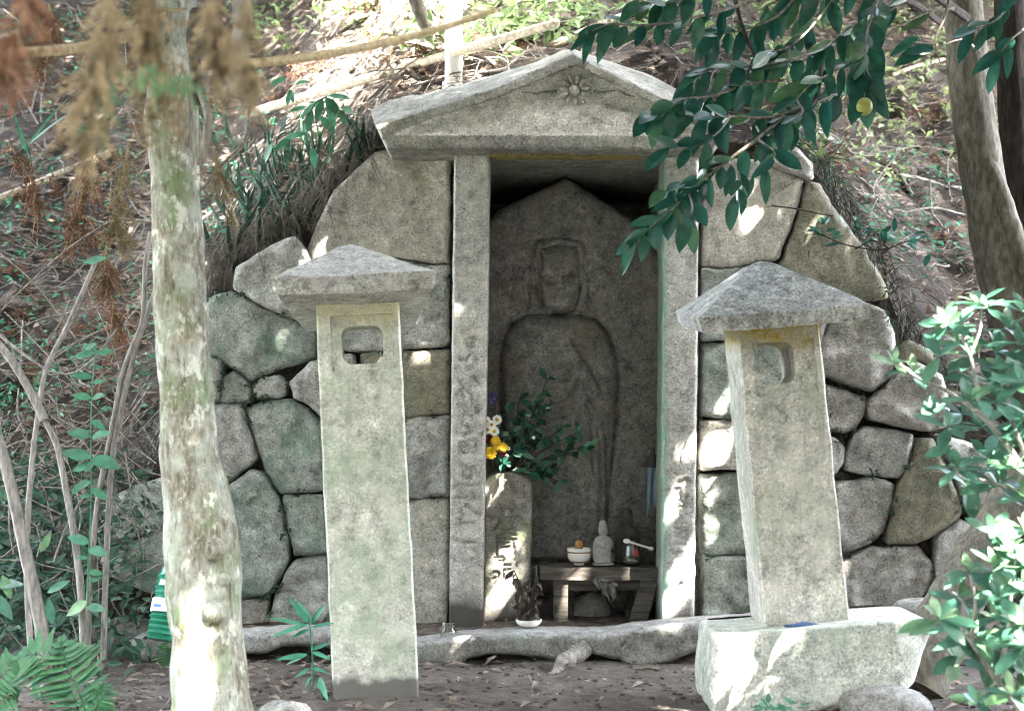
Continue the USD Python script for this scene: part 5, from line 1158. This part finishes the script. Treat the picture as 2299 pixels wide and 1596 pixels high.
# ---------------------------------------------------------------- fallen poles and sticks on the slope
def lying(label, uv, r, mat, name='fallen_pole', cat='pole', lift=.5, n=40, group=None, nodes=False, seed=0):
    pts = np.array([on_hill(u, v_) for u, v_ in uv]); rr = np.asarray(r) * px(8)
    pts[:, 2] += np.max(rr) * lift
    if cat == 'pole':
        # a straight pole propped on the bumps of the slope
        tt = np.linspace(0, 1, n); (ua, va), (ub, vb) = uv[0], uv[-1]
        hy_ = np.array([on_hill(ua + (ub - ua) * t_, va + (vb - va) * t_)[1] for t_ in tt]); k1, k0 = np.polyfit(tt, hy_, 1)
        k0 -= max(0, np.percentile(k0 + k1 * tt - hy_, 88)) + .02
        e0, e1 = P(ua, va, k0), P(ub, vb, k0 + k1); w = e0 + tt[:, None] * (e1 - e0)
    else:
        w = smooth_path(pts, n); w[:, 2] += np.maximum(H(w[:, 0], w[:, 1]) - w[:, 2] - .02, 0)
    t = thing(name, label, cat, w[n // 2], group)
    part(t, 'pole' if cat == 'pole' else 'stick', tube(w, np.linspace(rr[0], rr[-1], n), 10, None, .06, seed), M[mat], smooth=True)
    if nodes:
        for q_ in (.18, .36, .55, .74, .9):
            i_ = int(q_ * (n - 2)); d = w[i_ + 1] - w[i_]; d /= np.linalg.norm(d); r_ = np.interp(q_, [0, 1], [rr[0], rr[-1]])
            part(t, 'node_ring', tube([w[i_] - d * .008, w[i_], w[i_] + d * .008], [r_ * .98, r_ * 1.12, r_ * .98], 10), M[mat], smooth=True)
    return t
lying('long pale pole lying on the slope from the left trunk up past the white post', [(560,255),(700,205),(850,170),(1000,125),(1130,88),(1250,52)], (13, 9), 'bamboo', nodes=True)
lying('short pale pole lying on the slope left of the lichened trunk', [(-30,460),(60,415),(150,378),(245,345)], (14, 12), 'bamboo', nodes=True, seed=2)
lying('thin dark stick resting against the left end of the roof', [(640,200),(700,228),(770,260),(840,295)], (7, 5), 'bark_dark', 'fallen_stick', 'stick')
lying('pale grey stick lying across the slope below the long pole', [(640,298),(700,285),(760,283)], (5, 3), 'twig', 'fallen_stick', 'stick')
lying('grey stick lying on the slope right of the gable, the thickest there', [(1810,275),(1870,320),(1930,360),(1970,380)], (8, 7), 'stem', 'fallen_stick', 'stick')
lying('short grey stick lower right of the thickest stick on the right slope', [(2000,370),(2030,410),(2050,440)], (5, 4), 'stem', 'fallen_stick', 'stick')
lying('dark forked stick on the left slope above the short pole', [(60,390),(140,310),(240,260),(300,245)], (9, 6), 'bark_grey', 'fallen_stick', 'stick')
lying('upright white bare stick on the left slope under the tan branch', [(105,350),(92,270),(100,180),(110,110)], (5, 3), 'twig', 'fallen_stick', 'stick', lift=3)
lying('bowed pale stick on the left slope beside the upright white one', [(90,290),(50,220),(25,190),(30,150)], (3, 2), 'twig', 'fallen_stick', 'stick', lift=2)
lying('pale flat stick near the top of the right slope', [(2005,170),(2060,150),(2120,135)], (6, 5), 'bamboo', 'fallen_stick', 'stick')
lying('light brown fallen branch reaching up behind the gable peak', [(1240,110),(1330,70),(1420,35),(1500,10)], (12, 8), 'bamboo', 'fallen_stick', 'stick')
t = thing('curved_stem', 'curved grey stem bending up beside the lichened trunk on its right', 'shrub stem', P(455, 420, 6.6))
part(t, 'stem', tube(smooth_path(pxpath([(455,425),(500,370),(540,330),(556,295),(558,250),(566,215)], 6.6), 24), np.linspace(5, 4, 24) * px(6.6), 7), M['twig'], smooth=True)
# ---------------------------------------------------------------- litter, grass and undergrowth on the slope
rs = np.random.default_rng(77)
def hill_points(n, u0, u1, v0, v1, keep=None):
    u = rs.uniform(u0, u1, n * 2); v = rs.uniform(v0, v1, n * 2)
    p = []
    for a, b in zip(u, v):
        if keep is None or keep(a, b):
            q = on_hill(a, b)
            if q[1] < 20: p.append(q)
        if len(p) >= n: break
    return np.array(p)
_yy = np.arange(YW + .02, 22, .03)
def on_hill_many(u, v):
    out = np.zeros((len(u), 3)); ok = np.zeros(len(u), bool)
    for k_ in range(0, len(u), 400):
        uu, vv = u[k_:k_ + 400, None], v[k_:k_ + 400, None]
        p = P(uu, vv, np.broadcast_to(_yy, (len(uu), len(_yy)))); hit = p[..., 2] <= H(p[..., 0], p[..., 1])
        i_ = hit.argmax(1); ok[k_:k_ + 400] = hit.any(1); out[k_:k_ + 400] = p[np.arange(len(uu)), i_]
    return out[ok]
def above_wall(u, v):
    return v < np.interp(u, _pu, _pv) + 30
def scatter(n, ranges):
    u0, u1, v0, v1 = ranges
    u, v = rs.uniform(u0, u1, n), rs.uniform(v0, v1, n); k_ = above_wall(u, v)
    return on_hill_many(u[k_], v[k_])
# fallen leaves all over the slope
p = scatter(9800, (-520, 2750, -120, 1150)); n = len(p)
d = unit(n, rs) * [1, 1, .35]; nn = np.array([0, -.55, .8]) + unit(n, rs) * .75
p = p + [0, 0, .012] + np.abs(rs.normal(size=(n, 1))) * .02 * np.array([0, -.6, .8])
single('leaf_litter', quick_leaves(p, d, nn, rs.uniform(.05, .13, n), rs.uniform(.022, .055, n)), M['litter'], None, 'fallen leaves', kind='stuff')
gp = np.stack([rs.uniform(-2.2, 2.2, 1100), rs.uniform(5.1, 7.1, 1100)], 1); gp = np.column_stack([gp, G(gp[:, 0], gp[:, 1]) + .012]); n = len(gp)
gp = gp[(np.abs(gp[:, 0] - .05) > .8) | (rs.random(n) < .35)]; n = len(gp)
single('ground_litter', quick_leaves(gp, unit(n, rs) * [1, 1, .15], np.array([0, 0, 1]) + unit(n, rs) * .4, rs.choice([.025, .045, .08, .12], n) * rs.uniform(.8, 1.2, n), rs.uniform(.01, .036, n)), M['litter'], None, 'fallen leaves', kind='stuff')
pp = np.stack([rs.uniform(-2.2, 2.2, 900), rs.uniform(5.1, 6.6, 900)], 1); pb_ = []
for x, y in pp:
    m = trimesh.creation.icosphere(1, 1.0); m.apply_scale(rs.uniform(.004, .014) * np.array([1, .8, .6])); m.apply_translation([x, y, float(G(x, y)) + .003]); pb_.append((m.vertices, m.faces))
single('soil_crumbs', join(pb_), M['soil'], None, 'pebbles', smooth=True, kind='stuff')
# rusty conifer litter in clumps, mostly on the left slope
p = np.vstack([scatter(80, (-120, 560, -60, 900)), scatter(18, (560, 1250, -40, 240)), scatter(14, (1650, 2300, 120, 640))]); A, D, LL = [], [], []
for q_ in p:
    ax = rs.normal(size=3) * [1, .5, .35]; ax /= np.linalg.norm(ax); L = rs.uniform(.12, .34); m = rs.integers(50, 110)
    A.append(q_ + rs.uniform(-.5, .5, (m, 1)) * L * ax + rs.normal(size=(m, 3)) * L * .13 + [0, 0, .03]); D.append(ax + rs.normal(size=(m, 3)) * .7); LL.append(rs.uniform(.03, .07, m))
LL = np.concatenate(LL)
single('conifer_litter', quick_leaves(np.vstack(A), np.vstack(D), unit(len(LL), rs), LL, LL * .2), M['frond_red'], None, 'dead fronds', kind='stuff')
# twigs lying about
p = scatter(4300, (-480, 2700, -80, 1100)); tw = []
for q_ in p:
    a = rs.uniform(0, 2 * math.pi); L = rs.uniform(.08, .55); d = np.array([math.cos(a), math.sin(a) * .6, 0]); w = q_ + np.linspace(-.5, .5, 4)[:, None] * L * d + rs.normal(size=(4, 3)) * .015
    w[:, 2] = np.maximum(H(w[:, 0], w[:, 1]), q_[2] - .05) + rs.uniform(.0, .10) + np.linspace(0, 1, 4) * rs.uniform(-.02, .22) * (rs.random() < .35)
    tw.append(tube(w, np.linspace(1, .6, 4) * rs.choice([.002, .0035, .0055, .008], p=[.4, .3, .2, .1]), 4, cap=False))
single('twig_litter', join(tw), M['twig'], None, 'twigs', smooth=True, kind='stuff')
for side_, n_s, box_, seed_ in (('left', 44, (-60, 560, -20, 640), 5), ('right', 16, (1720, 2180, 150, 520), 6)):
    q_ = np.random.default_rng(seed_)
    for k_ in range(n_s):
        u, v = q_.uniform(box_[0], box_[1]), q_.uniform(box_[2], box_[3]); p_ = on_hill(u, v); L = q_.uniform(.35, 1.15); a_ = q_.choice([q_.uniform(-.5, .5), q_.uniform(.9, 2.0)], p=[.6, .4])
        d = np.array([math.cos(a_), .25, math.sin(a_) * .8]); w = smooth_path(p_ + np.linspace(-.5, .5, 4)[:, None] * L * d + q_.normal(size=(4, 3)) * .04, 14); w[:, 2] = np.maximum(w[:, 2], H(w[:, 0], w[:, 1]) + .01) + .02
        t = thing('tangled_stick', f'thin grey stick lying in the tangle of sticks on the slope {side_} of the shrine', 'stick', w[7], f'sticks tangled on the slope {side_} of the shrine')
        part(t, 'stick', tube(w, np.linspace(1, .55, 14) * q_.uniform(.005, .012), 6, None, .1, k_), M['twig' if q_.random() < .6 else 'stem'], smooth=True)
# moss and small plants in the joints of the walls
ja, jd = [], []
for st_ in (WALL_L, WALL_R):
    for mat_, poly_ in st_:
        e_ = shapely.Polygon(poly_).buffer(4).exterior
        for k_ in range(7):
            u, v = e_.interpolate(rs.random(), normalized=True).coords[0]
            if rs.random() < .5 and v > 620:
                m_ = rs.integers(4, 14); ja.append(P(u + rs.normal(size=m_) * 7, v + rs.normal(size=m_) * 4, 7.13 + rs.uniform(-.02, .05, m_))); jd.append(unit(m_, rs) * [1, .6, .7] + [0, -.4, .1])
ja, jd = np.vstack(ja), np.vstack(jd); n = len(ja)
single('joint_moss', quick_leaves(ja, jd, unit(n, rs) * .6 + [0, -.6, .6], rs.uniform(.012, .038, n), rs.uniform(.008, .02, n)), M['bank_green'], None, 'moss', kind='stuff')
# undergrowth: leaves of many small plants, thick near the top of the picture
def plants(n, ranges, h, L, mat, name, per=(8, 18), keep=None):
    p = scatter(n, ranges); A, D, N_, LL = [], [], [], []
    for q_ in p:
        if keep is not None and rs.random() > keep(q_): continue
        k_ = rs.integers(*per); hh = rs.uniform(.4, 1) * h
        at = q_ + np.column_stack([rs.normal(size=k_) * .3 * hh, rs.normal(size=k_) * .3 * hh, rs.uniform(.1, 1, k_) * hh])
        A.append(at); dd = unit(k_, rs) * [1, 1, .5] + [0, 0, -.15]; D.append(dd); N_.append(unit(k_, rs) * .6 + [0, -.5, .8]); LL.append(rs.uniform(.6, 1.2, k_) * L)
    A, D, N_, LL = np.vstack(A), np.vstack(D), np.vstack(N_), np.concatenate(LL)
    single(name, quick_leaves(A, D, N_, LL, LL * .45), M[mat], None, 'undergrowth', kind='stuff')
plants(170, (520, 1720, -120, 150), .45, .11, 'leaf_lime', 'slope_undergrowth')
plants(160, (1700, 2350, -100, 420), .30, .08, 'leaf_lime', 'slope_undergrowth')
plants(230, (-100, 620, -60, 560), .24, .065, 'leaf_mid', 'slope_undergrowth', per=(4, 10))
plants(110, (-80, 420, 560, 1000), .25, .06, 'leaf_mid', 'slope_undergrowth', per=(4, 10))
plants(110, (1700, 2300, 330, 640), .22, .06, 'leaf_mid', 'slope_undergrowth', per=(4, 9))
# dark grass and fine roots hanging over the cut edge of the bank
def overhang(u0, u1, n, length, name):
    ms = []
    for u in rs.uniform(u0, u1, n):
        v = np.interp(u, _pu, _pv); a = P(u, v - rs.uniform(-12, 70), YW + rs.uniform(-.04, .15)); L = rs.uniform(.4, 1) * length
        a[2] = max(a[2], H(a[0], max(a[1], YW)) - .04)
        w = a + np.linspace(0, 1, 5)[:, None] * np.array([rs.normal() * .55 * L, -.22 * L - rs.uniform(0, .08), 0]) + np.array([0, 0, 1.0]) * (np.array([0, .22, .1, -.3, -.8]) * L * rs.uniform(.5, 1.1))[:, None]
        ms.append(tube(w, np.array([1, .9, .7, .5, .2]) * rs.uniform(.0016, .0042), 3, cap=False))
    single(name, join(ms), M['grass'], None, 'grass', smooth=True, kind='stuff')
overhang(470, 860, 620, .38, 'bank_grass')
overhang(1830, 2150, 360, .30, 'bank_grass')
overhang(-60, 470, 700, .34, 'bank_grass')
A, D = [], []
q_ = scatter(260, (480, 850, 330, 640))
single('bank_blades', quick_leaves(q_ + [0, -.03, 0], unit(len(q_), rs) * [.5, .3, .2] + [0, -.25, .9], unit(len(q_), rs) + [0, -1, 0], rs.uniform(.12, .32, len(q_)), .012), M['bank_green'], None, 'grass', kind='stuff')

# ---------------------------------------------------------------- dead conifer sprays
def spray(label, pts, y, mat, L, n, seed, jit=.05, sub=7, name='dead_frond', r=3.0):
    """A hanging conifer spray: rachis, side shoots and their needles (needles past counting stay one part)."""
    q = np.random.default_rng(seed)
    w = smooth_path(pxpath(pts, y), 30); yy = w[:, 1].mean(); s = px(yy)
    t = thing(name, label, 'conifer spray', w[0])
    part(t, 'rachis', tube(w, np.linspace(r, r * .4, 30) * s, 6), M['branch'], smooth=True)
    A, D, N_, LL = [], [], [], []; shoots = []
    for k_ in range(n):
        t_ = q.uniform(.05, 1); i_ = min(int(t_ * 29), 28); d = w[i_ + 1] - w[i_]; d /= np.linalg.norm(d)
        dd = d * .7 + q.normal(size=3) * [.8, .5, .5] + [0, 0, -.45]; dd /= np.linalg.norm(dd); l = L * s * q.uniform(.4, 1)
        sh = w[i_] + np.linspace(0, 1, 6)[:, None] * l * dd + (np.linspace(0, 1, 6) ** 2)[:, None] * np.array([0, 0, -.25 * l])
        shoots.append(tube(sh, np.linspace(1.3, .6, 6) * s, 4, cap=False))
        m = sub * 6; at = sh[q.integers(1, 6, m)] + q.normal(size=(m, 3)) * l * .03
        A.append(at); D.append(dd * .8 + q.normal(size=(m, 3)) * .6); N_.append(q.normal(size=(m, 3))); LL.append(q.uniform(.5, 1, m) * L * s * .2)
    part(t, 'shoots', join(shoots), M['branch'], smooth=True)
    LL = np.concatenate(LL)
    part(t, 'needles', quick_leaves(np.vstack(A), np.vstack(D), np.vstack(N_), LL, LL * .22), M[mat], kind='stuff')
spray('reddish dead conifer spray, blurred, in the upper left corner', [(70,-60,2.6),(50,40,2.6),(20,120,2.6),(10,220,2.6)], 2.6, 'frond_red', 110, 70, 1)
spray('tan dead conifer spray hanging beside the trunk on its left, longest one', [(262,-30,2.4),(240,90,2.4),(205,220,2.4),(200,330,2.5)], 2.4, 'frond_tan', 117, 72, 2)
spray('brown conifer spray in front of the upper trunk', [(330,-40,2.8),(335,40,2.8),(330,140,2.8),(350,260,2.8)], 2.8, 'frond_tan', 117, 61, 3)
spray('green-tipped conifer spray drooping left of the upper trunk', [(255,80,2.5),(260,150,2.5),(235,230,2.5),(228,300,2.5)], 2.5, 'frond_green', 65, 36, 4)
spray('grey-green conifer spray crossing the upper trunk', [(310,150,2.6),(340,170,2.6),(400,195,2.6),(430,180,2.6)], 2.6, 'frond_green', 57, 32, 5)
spray('ochre conifer spray right of the upper trunk', [(470,-40,2.6),(480,30,2.6),(478,90,2.6),(500,150,2.6)], 2.6, 'frond_tan', 104, 61, 6)
spray('ochre conifer spray around the broken grey limb', [(560,-30,2.5),(556,60,2.5),(560,150,2.5),(556,240,2.5)], 2.5, 'frond_tan', 78, 46, 7)
spray('tan dead spray dangling alone right of the trunk, pointed at its tip', [(478,330,4.4),(490,390,4.4),(512,440,4.4),(536,510,4.4)], 4.4, 'frond_tan', 52, 30, 8)
spray('orange-brown dead frond on the slope left of the trunk, mid height', [(215,330,6.2),(195,400,6.2),(175,470,6.2),(160,540,6.2)], 6.2, 'frond_red', 70, 50, 9)
spray('orange-brown dead frond just left of the trunk, below the pole', [(290,320,6.0),(275,400,6.0),(262,470,6.0),(262,540,6.0)], 6.0, 'frond_tan', 70, 44, 10)
spray('rust-coloured dead frond hanging low left of the trunk', [(235,560,6.3),(240,620,6.3),(258,690,6.3),(268,760,6.3)], 6.3, 'frond_red', 64, 60, 11)
spray('rust-coloured dead frond lying by the end of the short pole', [(20,320,6.8),(50,370,6.8),(75,420,6.8),(85,470,6.8)], 6.8, 'frond_red', 60, 36, 12)
spray('small rusty frond on the slope below the long pole', [(880,110,8.2),(870,150,8.2),(880,190,8.2),(905,225,8.2)], 8.2, 'frond_red', 44, 30, 13)
spray('reddish dead spray under the tan branch in the upper left', [(110,10,4.6),(120,60,4.6),(95,100,4.6),(90,150,4.6)], 4.6, 'frond_red', 70, 44, 14)

# ---------------------------------------------------------------- crowns of the two big trees: they shade the shrine and let sun flecks through; extra leaves shade the slopes
def crown(n, lo, hi, zlo, zhi, size, xsplit):
    """Leaves over the shaded places: a point of the shaded space is carried towards the sun up into the crown's height."""
    q = np.random.default_rng(91)
    a = np.column_stack([q.uniform(lo[k_], hi[k_], n) for k_ in range(3)])
    a = a[(a[:, 0] < -1.7) | (a[:, 1] < 8.1) | ((a[:, 0] > 1.7) & (a[:, 1] < 8.8))]; a = a[(a[:, 1] > 4.2) | (q.random(len(a)) < .30) | ((a[:, 0] < .05) & (a[:, 0] > -1.6) & (a[:, 2] > 1.1) & (a[:, 1] < 3.2))]; n = len(a)
    z = q.uniform(zlo, zhi, n); c = a + ((z - a[:, 2]) / SUN_DIR[2])[:, None] * SUN_DIR
    c = c + .0
    keep = np.ones(n, bool)
    for p_, r_ in zip(LP, LR):
        rel = c - p_; dist = np.linalg.norm(rel - (rel @ SUN_DIR)[:, None] * SUN_DIR, axis=1); keep &= dist > r_ * 1.05 + .032
    # nothing of it may hang into the view
    v = CV - FPX * ((c[:, 2] - EYE) / np.maximum(c[:, 1], .2) * _cp - _sp) 
    keep &= (v < -160) | (c[:, 1] < .3)
    c = c[keep]; m = len(c)
    return c, quick_leaves(c, unit(m, q) * [1, 1, .4] + [0, 0, -.3], unit(m, q) * .8 + SUN_DIR, q.uniform(.7, 1.3, m) * size, q.uniform(.7, 1.3, m) * size * .62)
c, m = crown(70000, (-4.6, 2.0, 0), (3.2, 9.4, 2.4), 4.2, 7.2, .15, 0)
q_ = np.random.default_rng(97)
def slope_shade_leaves(n, x0, x1):  # unseen leaves added above the left and right slopes to darken them
    y = q_.uniform(6.6, 15, n); c2 = np.column_stack([q_.uniform(x0, x1, n) * (y / 9), y, 1.55 + .325 * y + q_.uniform(0, 2.2, n)])
    return c2, quick_leaves(c2, unit(n, q_) * [1, 1, .4], unit(n, q_) * .7 + [0, 0, 1], q_.uniform(.2, .34, n), q_.uniform(.13, .2, n))[0]
ca, va = slope_shade_leaves(13000, -5, -.8); cb, vb = slope_shade_leaves(13000, 1.2, 5)
n3 = 9000; cc = np.column_stack([q_.uniform(-4.2, -1.15, n3), q_.uniform(5.4, 8.4, n3), q_.uniform(0, 1.3, n3)]); cc[:, 2] += 1.75 + .325 * cc[:, 1]; vc = quick_leaves(cc, unit(n3, q_), unit(n3, q_) * .7 + [0, 0, 1], .26, .16)[0]  # more unseen leaves added overhead to deepen the shade at lower left
c = np.vstack([c, ca, cb, cc]); m = (np.vstack([m[0], va, vb, vc]), None)
def to_sun(p):
    """Where points fall on a plane square to the sunlight."""
    return np.stack([np.asarray(p) @ _x, np.asarray(p) @ _y], -1)
from scipy.spatial import cKDTree
vv4 = m[0].reshape(-1, 4, 3); mid_ = vv4.mean(1)
# close stray gaps over the shafts, the relief, the gable and the roofs of the lanterns
tests = []
for (u0, u1, v0, v1, y_) in ((700, 950, 560, 1570, 5.75), (1530, 1900, 590, 1390, 5.55), (1110, 1400, 540, 1250, 7.48), (1012, 1095, 340, 1000, 6.98), (860, 1420, 150, 335, 6.83), (610, 970, 560, 650, 5.45), (600, 730, 860, 1380, 7.1), (330, 560, 260, 1600, 4.72), (1600, 2080, 1405, 1585, 5.44)):
    uu, vv = np.meshgrid(np.arange(u0, u1, 14), np.arange(v0, v1, 14)); tests.append(P(uu.ravel(), vv.ravel(), y_))
tests = np.vstack(tests); far_ = cKDTree(to_sun(mid_)).query(to_sun(tests))[0] > .022
gap = tests[far_]; gap = gap + ((q_.uniform(4.6, 6.4, len(gap)) - gap[:, 2]) / SUN_DIR[2])[:, None] * SUN_DIR
fill = quick_leaves(gap - [0, 0, .06], unit(len(gap), q_) * [.3, .3, 0] + [0, 0, 1], unit(len(gap), q_) * .3 + SUN_DIR, .17, .12)[0].reshape(-1, 4, 3)
c, vv4 = np.vstack([c, gap]), np.vstack([vv4, fill]); mid_ = vv4.mean(1)
d_, _ = cKDTree(to_sun(LP)).query(to_sun(mid_), k=1)
tl = to_sun(LP); tm_ = to_sun(mid_); ok_ = np.ones(len(c), bool)
for j_ in range(len(LP)): ok_ &= np.hypot(*(tm_ - tl[j_]).T) > LR[j_] * .85 + .022
c, vv4 = c[ok_], vv4[ok_]
left = c[:, 0] < .9
for T_, sel in ((LT, left), (RT, ~left)):
    k_ = vv4[sel].reshape(-1, 3); i_ = 4 * np.arange(sel.sum())[:, None]
    part(T_, 'crown', (k_, np.vstack([i_ + [0, 1, 2], i_ + [0, 2, 3]])), M['crown'], kind='stuff')

# ---------------------------------------------------------------- unseen wood added around viewer and hilltop to block low sky light
def woodland(n):
    q = np.random.default_rng(93)
    a = q.uniform(math.radians(112), math.radians(428), n); r = q.uniform(8.5, 12.5, n)
    c = np.column_stack([r * np.cos(a), r * np.sin(a) * 1.05 - 1.0, q.uniform(0, 1, n) ** .8 * (12.5 + 2.5 * np.sin(a * 5))])
    c = c[c[:, 1] < 6.0]
    b = np.column_stack([q.uniform(-12, 12, n // 3), q.uniform(14, 17, n // 3), q.uniform(7.0, 15, n // 3)]); c = np.vstack([c, b]); m = len(c)
    return quick_leaves(c, unit(m, q), unit(m, q), q.uniform(.5, .8, m), q.uniform(.35, .55, m))
single('woodland', woodland(44000), M['crown'], None, 'trees', kind='stuff')

def forest_floor(n):  # unseen dark plants added behind the camera to cut light bouncing off the ground
    q = np.random.default_rng(95)
    c = np.column_stack([q.uniform(-9, 9, n), q.uniform(-10, 2.2, n), q.uniform(.03, .35, n)])
    c = c[(np.abs(c[:, 0]) > .9) | (c[:, 1] < -.6) | (c[:, 2] < .25)]; m = len(c)
    return quick_leaves(c, unit(m, q) * [1, 1, .5], unit(m, q) * .5 + [0, 0, 1], q.uniform(.2, .4, m), q.uniform(.12, .22, m))
single('forest_floor', forest_floor(9000), M['crown'], None, 'undergrowth', kind='stuff')
